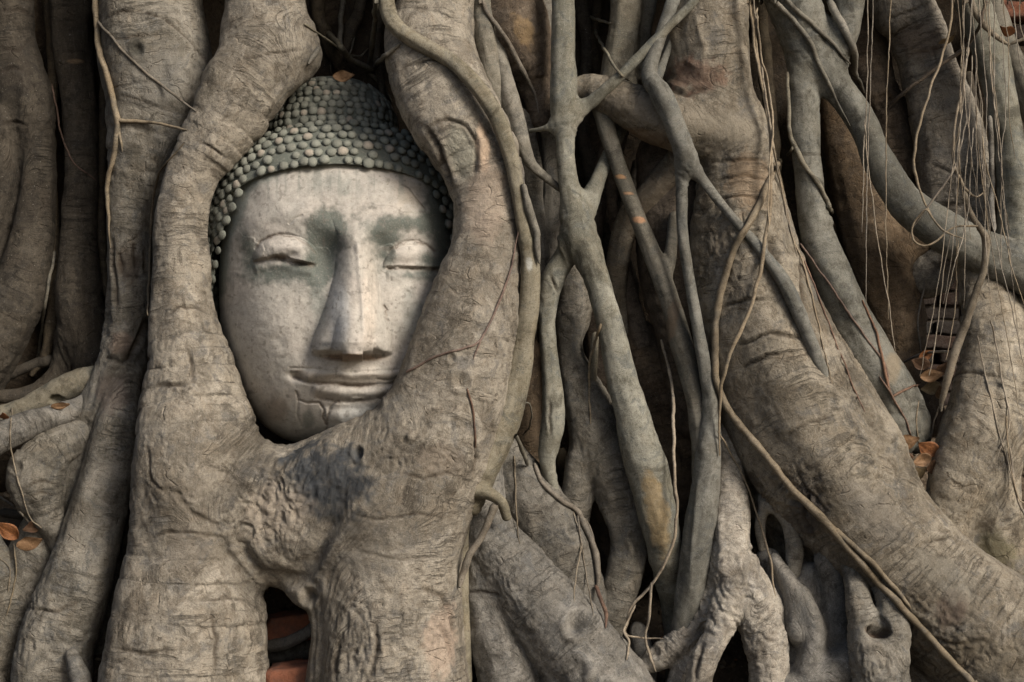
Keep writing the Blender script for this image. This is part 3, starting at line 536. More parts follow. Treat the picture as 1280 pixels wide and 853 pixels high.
root('trunk_root', 'huge brown root sweeping down to the lower right corner, with a level side arm', 'root', M_warm, [
    [(885, -60, 52), (884, 50, 54), (892, 115, 52), (918, 175, 44), (924, 240, 50), (926, 310, 60), (940, 370, 66), (962, 435, 76), (985, 500, 82, 58), (1018, 560, 84, 52), (1066, 625, 80, 46), (1120, 690, 77, 40), (1180, 748, 80, 32), (1240, 798, 88, 24), (1340, 865, 98, 10)],
    [(962, 240, 14, 75), (982, 310, 18, 72), (1004, 380, 22, 68), (1032, 445, 30, 60), (1070, 510, 36, 50), (1100, 565, 34, 46), (1122, 610, 22, 46)],
    [(706, 120, 10, 58), (735, 110, 18, 56), (772, 126, 26, 48), (828, 148, 35, 38), (880, 160, 35, 36), (925, 172, 32, 46)],
    [(885, 170, 20, 70), (850, 205, 20, 80), (818, 240, 18, 90), (788, 272, 16, 105), (774, 320, 15, 125), (770, 380, 15, 150), (780, 450, 18, 170)],
    [(925, 520, 32, 100), (960, 600, 40, 110), (1010, 680, 48, 120), (1060, 770, 56, 120), (1120, 850, 70, 110), (1180, 920, 80, 100)]],
    d=60, h=2.6, k=26, wr=1.7,
    feats=[('gnarl', 1060, 480, 40, 80, 4), ('gnarl', 1100, 570, 40, 40, 5), ('gnarl', 985, 640, 50, 60, 4), ('gnarl', 920, 310, 60, 60, 3), ('gnarl', 1180, 780, 120, 60, 3), ('crack', [(964, 298), (966, 315), (971, 338)], 4, 9), ('crack', [(900, 385), (930, 376), (965, 374)], 1.8, 4), ('crack', [(925, 432), (960, 418), (1000, 422)], 2.0, 5), ('crack', [(930, 460), (960, 444), (998, 440)], 1.6, 3.5), ('crack', [(832, 110), (855, 118), (880, 112)], 3, 5), ('ridge', [(855, 76), (870, 82)], 4, 3), ('ridge', [(868, 20), (880, 60), (878, 95)], 3, 2),
           ('crack', [(890, 205), (930, 198), (960, 202)], 1.8, 3), ('crack', [(895, 225), (930, 220), (962, 226)], 1.8, 3), ('crack', [(890, 250), (930, 246), (965, 252)], 1.6, 3), ('crack', [(995, 590), (1010, 620), (1003, 650), (1020, 678)], 2.2, 4), ('crack', [(1010, 615), (1032, 640)], 2, 3), ('crack', [(1165, 797), (1195, 805), (1230, 800)], 2, 3.5),
           ('crack', [(985, 545), (1010, 530), (1040, 520)], 1.6, 2.5), ('crack', [(1002, 300), (1000, 350), (1006, 392)], 2.2, 4), ('ridge', [(1245, 725), (1252, 755), (1262, 780)], 4, 3), ('crack', [(1150, 680), (1190, 672)], 1.6, 2)],
    paint=[(830, 140, 80, 22, 0.2, (0.25, 0.225, 0.185), 0.6, 0.3), (800, 175, 50, 14, 0.2, (0.17, 0.115, 0.07), 0.6, 0.3), (820, 260, 40, 60, 0.2, (0.15, 0.12, 0.088), 0.7, 0.3), (1190, 762, 22, 28, 0.2, (0.11, 0.085, 0.07), 0.75, 0.3), (1010, 640, 26, 40, 0.2, (0.06, 0.055, 0.055), 0.7, 0.4), (935, 230, 30, 40, 0, (0.30, 0.22, 0.15), 0.5, 0.4), (905, 160, 45, 25, 0, (0.27, 0.245, 0.20), 0.7, 0.2), (870, 95, 40, 26, 0, (0.17, 0.10, 0.075), 0.6, 0.5), (1090, 640, 60, 30, 0.8, (0.23, 0.215, 0.19), 0.5, 0.4), (1230, 815, 60, 30, 0.2, (0.12, 0.10, 0.07), 0.5, 0.4), (1180, 720, 60, 25, 0.6, (0.25, 0.235, 0.20), 0.5, 0.4)])
root('sleek_root', 'smooth blue green root whose arm arches away to the right edge', 'root', M_green, [
    [(978, -50, 34), (996, 15, 34), (1003, 70, 22), (1005, 140, 18), (1009, 210, 18), (1018, 280, 20), (1038, 340, 24), (1060, 395, 27), (1084, 445, 30), (1106, 488, 32), (1118, 522, 28), (1128, 552, 18)],
    [(1008, 40, 22), (1040, 98, 20), (1075, 150, 19), (1100, 205, 20), (1132, 255, 23), (1180, 290, 25), (1232, 318, 27), (1300, 345, 34)],
    [(1062, -50, 18), (1060, 15, 18), (1046, 62, 18), (1028, 90, 14)],
    [(1112, 465, 14, 95), (1130, 498, 18, 95), (1144, 530, 20, 95), (1150, 556, 12, 100)]],
    d=85, h=2.4, k=18, feats=[('crack', [(1000, 193), (1026, 194)], 1.4, 2), ('knot', 1042, 275, 5, 3, 1)], paint=[(1115, 460, 12, 22, 0.2, (0.25, 0.20, 0.13), 0.8, 0.3)])
root('rugged_root', 'broad brown root with cross cracks behind the hanging strands at upper right', 'root', M_warm, [
    [(1115, -40, 44), (1142, 30, 36), (1163, 95, 36), (1182, 160, 42), (1190, 225, 45), (1188, 290, 44), (1160, 340, 34)]], d=190, h=2.8, k=10, wr=1.6,
    feats=[('crack', [(1108, 25), (1135, 15), (1160, 5)], 1.6, 3), ('crack', [(1138, 68), (1165, 62), (1178, 58)], 1.6, 3), ('crack', [(1165, 205), (1185, 214), (1215, 224)], 1.8, 3), ('crack', [(1172, 258), (1200, 255), (1215, 248)], 2.4, 4)], paint=[(1150, 50, 30, 25, 0, BRN, 0.4, 0.4)])
root('lumpy_root', 'lumpy brown root recessed between the sleek root and its arching arm', 'root', M_brown, [
    [(1085, -40, 26), (1084, 40, 26), (1090, 100, 28), (1112, 150, 26), (1125, 210, 26)]], d=230, h=2.8, k=10, rough=2.5, feats=[('dent', 1108, 128, 14, 12, 0, 6), ('knot', 1080, 30, 8, 2, 3)])
root('recessed_root', 'dull brown root in shadow under the arch of the sleek root', 'root', M_brown, [
    [(1040, 110, 24), (1058, 190, 28), (1078, 270, 36), (1098, 340, 40), (1118, 400, 38), (1128, 460, 30), (1150, 520, 30)], [(1100, 330, 30), (1140, 300, 30), (1185, 300, 30)]], d=190, h=2.8, k=16, wr=1.5, feats=[('knot', 1126, 325, 8, 2, 3)])
root('leaning_root', 'smooth dark green root running down the right edge into the arching arm', 'root', M_green, [[(1198, -60, 22), (1222, 20, 20), (1242, 85, 21), (1254, 140, 19), (1264, 200, 20), (1270, 260, 22), (1268, 320, 26)]], d=105, h=2.4, k=8)
root('edge_root', 'pale root at the top right corner crossing in front of the orange brick', 'root', M_olive, [[(1236, -50, 12), (1250, 30, 13), (1272, 90, 14), (1300, 160, 16)]], d=165, h=2.2, k=6)
root('splayed_root', 'pale ridged root standing at the right edge and splitting into two toes', 'root', M_warm, [
    [(1218, 320, 26, 120), (1236, 385, 36, 100), (1246, 450, 48, 85), (1236, 520, 54, 75), (1212, 580, 50, 68), (1188, 640, 34, 66), (1182, 700, 30, 70), (1180, 800, 34, 80)],
    [(1232, 560, 42, 74), (1238, 630, 38, 78), (1258, 700, 38, 82), (1300, 780, 44, 84)], [(1290, 380, 30, 120), (1290, 480, 34, 110), (1285, 560, 24, 110)]], h=2.6, k=18, wr=1.8,
    feats=[('ridge', [(1248, 455), (1244, 500), (1250, 540)], 5, -3), ('crack', [(1190, 470), (1220, 466), (1250, 470)], 1.5, 2)], paint=[(1245, 690, 30, 30, 0, (0.11, 0.105, 0.06), 0.6, 0.5)])
# ---------------------------------------------------------------- roots at the bottom, centre and right
root('kneeling_root', 'muddy grey root with a ring shaped knot, splitting at the bottom centre', 'root', M_grey, [
    [(603, 590, 26, 50), (606, 655, 34, 46), (638, 712, 43, 38), (680, 768, 50, 30), (722, 822, 54, 22), (770, 900, 64, 16)],
    [(600, 680, 26, 50), (603, 740, 30, 46), (618, 795, 36, 42), (636, 860, 42, 40)]], h=2.4, k=12, wr=1.5, rough=1.4,
    feats=[('gnarl', 690, 740, 60, 60, 2.2), ('gnarl', 610, 700, 40, 50, 2.2), ('knot', 717, 782, 15, 5, 11), ('crack', [(578, 742), (600, 738), (622, 745)], 1.8, 3), ('ridge', [(722, 820), (735, 828), (738, 845), (730, 855)], 6, 8)])
root('wrinkled_root', 'dusty folded root below the vine at centre, trailing fine strands over it', 'root', M_grey, [
    [(628, 560, 20), (650, 600, 32), (678, 645, 38), (700, 695, 40), (722, 750, 40), (736, 810, 34)]], d=80, h=2.6, k=8, rough=1.6, feats=[('ridge', [(705, 665), (725, 680), (700, 695)], 6, 5), ('knot', 712, 665, 7, 2, 3)])
root('crooked_root', 'elbowed root at centre that swells, forks and hooks downwards', 'root', M_grey, [
    [(718, 340, 24, 120), (716, 395, 22, 112), (712, 440, 17, 105), (728, 490, 27, 98), (752, 550, 36, 92), (772, 605, 30, 86), (785, 660, 25, 82), (783, 705, 26, 80), (768, 750, 25, 82), (752, 800, 24, 90)],
    [(738, 550, 26, 92), (724, 605, 22, 92), (716, 655, 20, 96)]], h=2.5, k=10, rough=1.4, feats=[('knot', 710, 402, 8, 2, 2), ('ridge', [(782, 665), (790, 690), (780, 702)], 4, 4)])
root('boulder_root', 'smooth dusty bulge of root behind the slanting root at centre', 'root', M_brown, [[(800, 420, 22), (820, 480, 42), (832, 550, 46), (838, 620, 42), (828, 700, 30)], [(745, 560, 24), (760, 640, 26), (765, 720, 20)]], d=165, h=2.8, k=10, feats=[('crack', [(840, 555), (850, 568), (855, 580)], 3, 4)])
root('buried_root', 'thin upright root sunk in the gap left of the slanting root', 'root', M_olive, [[(744, 420, 5), (740, 470, 6), (733, 520, 6), (722, 560, 8), (716, 600, 9)]], d=85, h=1.8, k=4)
root('sunken_root', 'shaded root behind the thin forked branch left of centre', 'root', M_brown, [[(655, 440, 20), (660, 520, 24), (672, 600, 24), (700, 640, 20)]], d=140, h=2.6, k=6)
root('clawed_root', 'knobbly pale root at the bottom spreading into claw like toes right of centre', 'root', M_warm, [
    [(908, 540, 15, 60), (912, 590, 18, 52), (914, 640, 22, 42), (912, 690, 24, 32), (916, 730, 22, 22), (908, 765, 19, 6), (896, 795, 16, -4), (875, 840, 17, -6), (868, 900, 18, 0)],
    [(922, 700, 20, 28), (938, 745, 24, 20), (955, 795, 27, 16), (963, 850, 25, 14)],
    [(904, 700, 16, 34), (888, 752, 14, 34), (858, 795, 15, 38), (825, 822, 16, 44), (806, 830, 12, 54)],
    [(926, 690, 13, 34), (948, 728, 13, 30), (966, 762, 14, 26), (978, 800, 12, 30)],
    [(882, 790, 10, 46), (862, 825, 12, 40), (845, 870, 14, 40)]], h=2.1, k=9, rough=1.7, wr=1.5, feats=[('crack', [(880, 805), (872, 828), (868, 850)], 2.4, 4), ('knot', 818, 815, 8, 1.5, 3), ('ridge', [(905, 765), (885, 780), (900, 795)], 5, 4), ('gnarl', 910, 740, 50, 60, 3), ('gnarl', 955, 790, 40, 50, 2.5), ('gnarl', 850, 800, 40, 40, 2.5), ('ridge', [(925, 650), (935, 700), (930, 740)], 4, 3), ('ridge', [(900, 640), (905, 700)], 4, 3), ('dent', 938, 690, 7, 5, 0, 5)])
root('looped_root', 'small root bent in a loop against the trunk root above the claw toes', 'root', M_grey, [
    [(962, 590, 18, 70), (958, 612, 12, 60), (957, 630, 9, 46), (972, 637, 9, 40), (986, 655, 10, 38), (993, 685, 11, 38), (990, 720, 9, 40), (980, 752, 7, 42)], [(957, 632, 8, 50), (950, 655, 7, 52), (953, 685, 6, 56)]], h=2, k=6)
root('drooping_root', 'smooth root in the dip between the claw toes and the hollow knot', 'root', M_grey, [[(960, 700, 16, 60), (985, 750, 30, 50), (1005, 810, 36, 46), (1000, 870, 40, 40)], [(1012, 720, 18, 52), (1030, 770, 26, 44), (1030, 830, 24, 40)], [(970, 866, 22, 10), (1020, 850, 22, 2), (1062, 828, 22, -6), (1084, 808, 18, -6)], [(1005, 745, 10, 14), (1020, 790, 14, 2), (1012, 835, 16, -2)], [(968, 700, 9, 30), (992, 740, 12, 18), (996, 790, 14, 12)], [(1030, 700, 14, 30), (1046, 740, 18, 26), (1048, 790, 22, 22)]], h=2.5, k=12)
root('knotted_root', 'root ending in a swollen knot with a pit of debris near the lower right', 'root', M_grey, [
    [(1062, 700, 12, 10), (1070, 735, 14, -14), (1076, 768, 18, -24), (1085, 800, 24, -28)], [(1088, 705, 12, 4), (1108, 742, 15, -18), (1118, 782, 19, -26), (1110, 815, 26, -28)], [(1096, 822, 34, -26), (1102, 860, 34, -26), (1105, 920, 40, -26)]], h=2.1, k=10, rough=1.4,
    feats=[('gnarl', 1095, 830, 40, 50, 2.5), ('dent', 1098, 789, 17, 8, 0.1, 16), ('knot', 1098, 788, 17, 3, 5)], paint=[(1098, 789, 17, 8, 0.1, (0.07, 0.045, 0.03), 0.8, 0.3)])
root('toe_root', 'short rounded root end lying at the bottom edge right of the dark gap', 'root', M_grey, [[(798, 790, 12, 90), (806, 830, 15, 80), (802, 880, 18, 80)], [(778, 810, 16, 110), (790, 850, 18, 100)]], h=2.2, k=6)
root('peeping_root', 'curved rootlet tip beside the leaf pile right of the trunk root', 'root', M_olive, [[(1132, 596, 6, 70), (1146, 604, 6, 62), (1152, 618, 6, 62), (1150, 640, 7, 70)]], h=1.8, k=4)
root('low_root', 'short dark root lying in the pocket under the joined arms, behind the brick', 'root', M_grey, [[(330, 820, 14, 150), (370, 815, 13, 135), (400, 800, 10, 120), (415, 780, 9, 120)], [(300, 800, 9, 100), (345, 806, 9, 90), (385, 790, 8, 84), (410, 760, 7, 80)]], h=2.0, k=6)
# ---------------------------------------------------------------- the stone head
HEAD = empty('stone_head', 'weathered pale stone head with closed eyes and beaded hair, clasped by the roots', 'statue head')
def gs(x, y, cx, cy, sx, sy, rot=0.0):
    c, s = math.cos(rot), math.sin(rot); u = ((x-cx)*c+(y-cy)*s)/sx; v = (-(x-cx)*s+(y-cy)*c)/sy
    return np.exp(-(u*u+v*v))
def line(x, y, pts, wd, ends=0.35):
    q, t = pline(x, y, pts); return np.exp(-(q/wd)**2)*np.clip(np.minimum(t, 1-t)/0.06, 0, 1)**ends
def smooth_pts(pts, n=8):
    A = np.array(pts, float); A = np.vstack([2*A[0]-A[1], A, 2*A[-1]-A[-2]]); o = []
    for i in range(1, len(A)-2):
        for t in np.arange(n)/n:
            p0, p1, p2, p3 = A[i-1:i+3]; o.append(0.5*((2*p1)+(-p0+p2)*t+(2*p0-5*p1+4*p2-p3)*t*t+(-p0+3*p1-3*p2+p3)*t**3))
    return [tuple(q) for q in o]+[tuple(A[-2])]
def face_relief(x, y):
    H = 0*x
    sp = smooth_pts
    wob = 1.3*fbm(np.stack([x/8, y/8, x*0], -1), 3, 2)
    xw, yw = x+wob, y+wob
    # brow arches and sockets
    H += 5*line(x, y, sp([(296, 312), (318, 280), (350, 265), (388, 270), (420, 288), (444, 296), (470, 286), (502, 275), (534, 281), (560, 306)]), 13, 1)
    H -= 9*gs(x, y, 358, 322, 50, 22) + 8*gs(x, y, 517, 328, 42, 20)
    H -= 13*gs(x, y, 407, 318, 20, 26) + 12*gs(x, y, 476, 320, 15, 24)
    # upper lids: domes cut off along the closed lid line
    def lid(cx, cy, rx, ry, slit, amp):
        yl = np.interp(x, [p[0] for p in slit], [p[1] for p in slit])
        dome = np.sqrt(np.clip(1-((x-cx)/rx)**2-((y-cy)/ry)**2, 0, 1))
        return amp*dome*ss(3.0, -3.5, y-yl-wob*1.2)
    sl = [(316, 328), (330, 324), (346, 321), (362, 325), (378, 329), (394, 332)]; sr = [(482, 335), (500, 334), (516, 335), (535, 336), (556, 337)]
    H += lid(357, 323, 41, 29, sl, 14)*(1+0.25*noise(np.stack([x/14, y/10, x*0], -1), 63)) + lid(518, 333, 39, 26, sr, 12)*(1+0.3*noise(np.stack([x/14, y/10, x*0], -1), 64))
    e_ = 0.7+0.6*noise(np.stack([x/9, y/9, x*0], -1), 62); H -= e_*(4.5*line(xw, yw+1.5*wob, sl, 2.2) + 4.2*line(xw, yw+1.5*wob, sr, 2.0))
    H += 4*line(x, y, [(p[0], p[1]+9) for p in sl], 6, 1) + 3*line(x, y, [(p[0], p[1]+9) for p in sr], 6, 1)
    H -= 2.2*line(xw, yw, sp([(318, 312), (330, 300), (348, 293), (368, 296), (386, 307), (396, 320)]), 1.8) + 1.8*line(xw, yw, sp([(485, 316), (498, 306), (515, 301), (532, 305), (546, 316)]), 1.8)
    H -= 5*gs(xw, yw, 352, 322, 8, 3.5)
    # nose: a long wedge with a broad worn front, undercut at the base
    c = np.interp(y, [270, 300, 340, 390, 437], [443, 444, 445, 444, 441]); wd = np.interp(y, [255, 278, 300, 340, 370, 400, 425, 440], [34, 26, 21, 26, 33, 42, 49, 51])
    hh = np.interp(y, [250, 270, 285, 300, 340, 380, 410, 428, 436], [0, 2.5, 7, 14, 28, 42, 54, 60, 58])
    t = (x-c)/wd; t = np.where(t < 0, t*0.97, t*1.03)
    prof = np.clip(1-np.abs(t)**1.9, 0, 1)**0.85; low = ss(385, 425, y)
    bulb = np.maximum(np.clip(1-np.abs(t/0.62)**2.4, 0, 1)**0.7, 0.50*np.clip(1-np.abs(t)**5, 0, 1)**0.6)
    cut = ss(449, 439, y + 3.0*np.clip(np.abs(t), 0, 1)**2 - 3.5*(np.abs(t) < 0.25) + wob)
    H += hh*(prof*(1-low)+bulb*low)*cut
    H += 3*line(x, y, [(447, 300), (451, 350), (455, 395), (457, 425)], 4, 1)
    H -= 12*gs(x, y, 417, 443, 13, 4.5) + 12*gs(x, y, 466, 441, 11, 4.2)
    # mouth
    H += 11*gs(x, y, 440, 480, 74, 40) - 3*gs(x, y, 441, 458, 7, 8)
    H += 4.5*line(x, y, sp([(376, 470), (402, 469), (424, 466), (441, 470), (458, 467), (484, 469), (510, 468)]), 6.0, 1)
    H -= 5.2*(0.75+0.5*noise(np.stack([x/16, y/16, x*0], -1), 61))*line(xw, yw, sp([(364, 470), (385, 478), (412, 480), (438, 482), (468, 482), (496, 479), (516, 472)]), 2.3)
    H += 6*line(x, y, sp([(388, 485), (415, 490), (442, 492), (468, 491), (498, 486)]), 7.0, 1)
    H -= 3.0*line(xw, yw, sp([(394, 496), (420, 501), (445, 502), (466, 500), (486, 495)]), 3.2, 1)
    H -= 9*gs(x, y, 368, 470, 9, 5.5, 0.3)
    H -= 1.8*line(xw, yw, sp([(360, 460), (388, 461), (420, 464), (455, 465), (505, 462)]), 1.8) + 1.4*line(xw, yw, sp([(470, 474), (490, 475), (508, 468)]), 1.5)
    H += 13*gs(x, y, 436, 530, 40, 24) - 3*gs(x, y, 436, 510, 26, 6)
    H += 7*gs(x, y, 332, 405, 46, 55) + 6*gs(x, y, 532, 405, 40, 50) - 4*gs(x, y, 385, 440, 14, 26) - 3*gs(x, y, 498, 440, 12, 24)
    # cracks and lost plaster
    H -= 2.6*line(xw, yw, [(370, 488), (373, 500), (384, 504), (399, 503), (405, 512), (404, 523), (409, 532), (407, 541)], 1.6)
    H -= 2.2*line(xw, yw, [(424, 500), (413, 508), (410, 520), (409, 532)], 1.5) + 1.6*line(xw, yw, [(373, 500), (371, 520), (378, 535)], 1.4)
    H += 1.8*ss(0.55, 0.45, np.hypot((x-455)/95, (y-516)/34)+0.1*noise(np.stack([x/9, y/9, x*0], -1), 5))
    H -= 1.3*line(xw, yw, [(478, 380), (484, 388), (480, 396), (486, 402)], 1.4) + 1.2*line(xw, yw, [(500, 230), (512, 236), (522, 250), (532, 262)], 1.3) + 1.2*line(xw, yw, [(378, 268), (368, 274), (360, 280)], 1.5)
    # missing skins of plaster: low plateaus with ragged edges
    pl = noise(np.stack([x/44, y/40, x*0], -1), 31)+0.35*fbm(np.stack([x/12, y/12, x*0], -1), 3, 32)
    H += 1.4*ss(0.16, 0.26, pl)*np.clip(gs(x, y, 355, 300, 60, 30)+gs(x, y, 500, 300, 60, 60)+gs(x, y, 440, 400, 40, 60)+gs(x, y, 440, 520, 60, 30), 0, 1)
    q3 = np.stack([x, y, x*0], -1)
    H += 2.2*fbm(q3/38, 2, 7) + 0.8*fbm(q3/8, 3, 8)
    return H
def face():
    nr, nt_ = 330, 880
    phi = np.linspace(0.0006, math.pi/2, nr); phi = np.concatenate([phi, np.linspace(math.pi/2, math.pi*0.97, 24)[1:]])
    th = np.arange(nt_)/nt_*2*np.pi
    # outline of the face: half widths left and right by height
    oy = np.array([172, 183, 206, 250, 300, 350, 400, 450, 500, 535, 552, 562]); ol = np.array([0, 72, 116, 140, 148, 151, 149, 141, 121, 92, 64, 0])
    cx, cy = 424.0, 348.0
    ys = 172+390*(0.5-0.5*np.cos(np.linspace(0, np.pi, 200))); xs = np.interp(ys, oy, ol)
    # a smooth outline through the samples
    for _ in range(12): xs[1:-1] = 0.25*xs[:-2]+0.5*xs[1:-1]+0.25*xs[2:]
    ax = np.concatenate([cx+xs, (cx-xs)[::-1]]); ay = np.concatenate([ys, ys[::-1]]); an = np.arctan2(ay-cy, ax-cx); R0 = np.hypot(ax-cx, ay-cy); o_ = np.argsort(an)
    R = np.interp((th+np.pi) % (2*np.pi)-np.pi, an[o_], R0[o_], period=2*np.pi)
    rho = np.sin(phi)[:, None]; x = cx+rho*R[None]*np.cos(th)[None]; y = cy+rho*R[None]*np.sin(th)[None]
    sn = np.clip(np.sin(phi), 0, 1); wz = np.where(np.cos(phi) > 0, (1-sn**2.9)**0.5, -np.abs(np.cos(phi))**0.86)
    d = 132-132*wz[:, None] + 0*x
    d = np.where(np.cos(phi)[:, None] < 0, 132-150*wz[:, None], d)
    fr = ss(0.0, 0.35, np.cos(phi))[:, None]
    d = d + 10*(x-424)/150*1.0*0 - face_relief(x, y)*fr
    d = d + 4*ss(203, 172, y)*fr
    k = (D+d)/D; P = np.stack([(x-640)*k, d, (426.5-y)*k], -1)
    V = P.reshape(-1, 3); i = np.arange(len(phi)-1)[:, None]*nt_; j = np.arange(nt_)[None]; j2 = (j+1) % nt_
    F = np.stack([i+j, i+nt_+j, i+nt_+j2, i+j2], -1).reshape(-1, 4)
    X, Y = x.ravel(), y.ravel(); q3 = np.stack([X, Y, X*0], -1)
    n1 = fbm(q3/16, 4, 41); n2 = fbm(q3/5, 3, 42); n3 = fbm(q3/45, 3, 43)
    col = np.tile(np.array([0.46, 0.425, 0.37]), (len(X), 1))
    def lay(m, c, al):
        nonlocal col; m = np.clip(m, 0, 1)*al; col = col*(1-m[:, None]) + np.array(c)*m[:, None]
    lay(ss(-0.1, 0.35, n3), (0.50, 0.445, 0.385), 0.6); lay(ss(0.0, 0.4, -n1), (0.37, 0.35, 0.31), 0.5)
    lay(ss(0.05, 0.35, fbm(q3/24, 4, 51)), (0.48, 0.45, 0.39), 0.5)
    G = (0.098, 0.112, 0.096); B = (0.20, 0.135, 0.085); PL = (0.60, 0.55, 0.48); WB = (0.58, 0.58, 0.56)
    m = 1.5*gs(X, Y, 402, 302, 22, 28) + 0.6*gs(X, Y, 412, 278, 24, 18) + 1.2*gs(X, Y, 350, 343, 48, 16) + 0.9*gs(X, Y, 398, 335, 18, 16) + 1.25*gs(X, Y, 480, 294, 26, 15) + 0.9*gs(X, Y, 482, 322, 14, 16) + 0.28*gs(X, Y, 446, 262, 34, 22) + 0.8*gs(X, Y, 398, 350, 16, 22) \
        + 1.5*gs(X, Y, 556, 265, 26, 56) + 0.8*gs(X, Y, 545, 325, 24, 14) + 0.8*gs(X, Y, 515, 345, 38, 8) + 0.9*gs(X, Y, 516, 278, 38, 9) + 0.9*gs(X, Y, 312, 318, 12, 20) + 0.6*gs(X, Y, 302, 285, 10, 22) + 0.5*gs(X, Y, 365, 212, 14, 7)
    lay(ss(0.10, 1.05, m+0.38*n1+0.35*n2+0.25*n3), G, 0.97)  # green stain; its patch left of the nose also paints mild shading
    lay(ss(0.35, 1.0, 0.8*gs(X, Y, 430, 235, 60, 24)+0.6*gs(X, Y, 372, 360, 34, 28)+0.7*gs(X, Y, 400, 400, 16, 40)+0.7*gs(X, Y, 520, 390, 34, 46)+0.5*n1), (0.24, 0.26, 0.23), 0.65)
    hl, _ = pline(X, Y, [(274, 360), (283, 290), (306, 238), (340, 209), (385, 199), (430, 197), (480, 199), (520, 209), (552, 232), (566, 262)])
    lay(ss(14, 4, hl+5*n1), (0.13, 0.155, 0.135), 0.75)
    lay(ss(0.3, 0.8, gs(X, Y, 385, 524, 9, 15)+0.3*n1), G, 0.6)
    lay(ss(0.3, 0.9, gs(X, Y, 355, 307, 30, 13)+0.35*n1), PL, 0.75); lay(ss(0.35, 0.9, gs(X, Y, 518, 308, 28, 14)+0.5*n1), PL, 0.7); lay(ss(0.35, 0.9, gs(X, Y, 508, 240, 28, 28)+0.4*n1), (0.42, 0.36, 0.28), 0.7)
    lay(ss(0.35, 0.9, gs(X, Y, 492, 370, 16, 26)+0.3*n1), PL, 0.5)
    lay(ss(0.3, 0.9, gs(X, Y, 424, 390, 16, 52)+0.2*n1), WB, 0.7); lay(ss(0.3, 0.9, gs(X, Y, 462, 385, 12, 60)+0.2*n1), (0.62, 0.54, 0.45), 0.75)  # second patch paints warm light onto the right side of the nose
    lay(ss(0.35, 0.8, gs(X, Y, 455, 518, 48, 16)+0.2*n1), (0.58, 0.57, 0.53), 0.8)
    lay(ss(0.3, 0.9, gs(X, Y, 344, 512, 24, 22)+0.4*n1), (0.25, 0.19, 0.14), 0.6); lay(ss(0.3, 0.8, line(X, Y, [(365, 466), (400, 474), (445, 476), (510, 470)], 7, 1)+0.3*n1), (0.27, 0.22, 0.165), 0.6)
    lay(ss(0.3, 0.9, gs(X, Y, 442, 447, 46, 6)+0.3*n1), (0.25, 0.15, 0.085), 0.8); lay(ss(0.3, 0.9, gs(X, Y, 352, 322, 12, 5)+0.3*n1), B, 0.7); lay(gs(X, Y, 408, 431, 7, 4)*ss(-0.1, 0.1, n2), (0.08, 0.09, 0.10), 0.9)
    lay(ss(0.42, 0.5, n2+0.25*n1), (0.17, 0.15, 0.125), 0.45)
    rn = fbm(np.stack([X/5.5, Y/60, X*0], -1), 3, 71); lay(ss(0.12, 0.45, rn)*ss(330, 350, Y)*ss(470, 400, Y)*ss(-0.2, 0.3, n3), (0.27, 0.255, 0.22), 0.5); lay(ss(0.1, 0.4, rn)*ss(205, 215, Y)*ss(262, 225, Y), (0.22, 0.23, 0.20), 0.55)
    sq = smooth_pts
    for pts_, w_ in (([(316, 328), (330, 324), (346, 321), (362, 325), (378, 329), (394, 332)], 3.2), ([(482, 335), (500, 334), (516, 335), (535, 336), (556, 337)], 2.8), ([(364, 470), (385, 478), (412, 480), (438, 482), (468, 482), (496, 479), (516, 472)], 2.6),
                     ([(370, 488), (373, 500), (384, 504), (399, 503), (405, 512), (404, 523), (409, 532), (407, 541)], 1.5), ([(424, 500), (413, 508), (410, 520), (409, 532)], 1.3), ([(318, 312), (330, 300), (348, 293), (368, 296), (386, 307), (396, 320)], 1.5), ([(485, 316), (498, 306), (515, 301), (532, 305), (546, 316)], 1.4),
                     ([(478, 380), (484, 388), (480, 396), (486, 402)], 1.2), ([(500, 230), (512, 236), (522, 250), (532, 262)], 1.0), ([(392, 497), (420, 501), (445, 502), (470, 500), (494, 495)], 2.2)):
        lay(line(X+3*n2, Y+3*n2, pts_, w_)*(0.7+0.8*n1), (0.12, 0.085, 0.06), 0.85)  # lid slits, lip line and cracks darkened in colour as crease shade
    col = np.clip(col*np.array([0.97, 0.99, 1.03]), 0, 1)
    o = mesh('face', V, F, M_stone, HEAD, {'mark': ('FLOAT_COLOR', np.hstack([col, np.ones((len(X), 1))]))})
def stone(name, rough=0.9, hair=False):
    m, n, b = nodes(name); pos = N_(n, 'ShaderNodeNewGeometry').outputs['Position']; mk = N_(n, 'ShaderNodeAttribute', attribute_name='mark').outputs['Color']
    f = nz(n, pos, 220, 5, 0.75); g = nz(n, pos, 60, 5, 0.7)
    c = mixc(n, rng(n, g, 0.35, 0.7, 0, 0.35), mk, (0.13, 0.125, 0.105)); c = mixc(n, rng(n, f, 0.5, 0.75, 0, 0.4), c, (0.42, 0.40, 0.35)); c = mixc(n, rng(n, f, 0.46, 0.28, 0, 0.5), c, (0.11, 0.11, 0.095))
    n.links.new(c, b.inputs['Base Color']); b.inputs['Roughness'].default_value = rough
    h = math_(n, 'ADD', math_(n, 'MULTIPLY', f, 0.0012), math_(n, 'MULTIPLY', g, 0.0028 if hair else 0.0016))
    bp = N_(n, 'ShaderNodeBump'); bp.inputs['Distance'].default_value = 1.0; bp.inputs['Strength'].default_value = 0.7; n.links.new(h, bp.inputs['Height']); n.links.new(bp.outputs[0], b.inputs['Normal'])
    return m
M_stone = stone('weathered_plaster_stone', 0.85); M_hair = stone('mossy_stone', 0.92, True)
face()
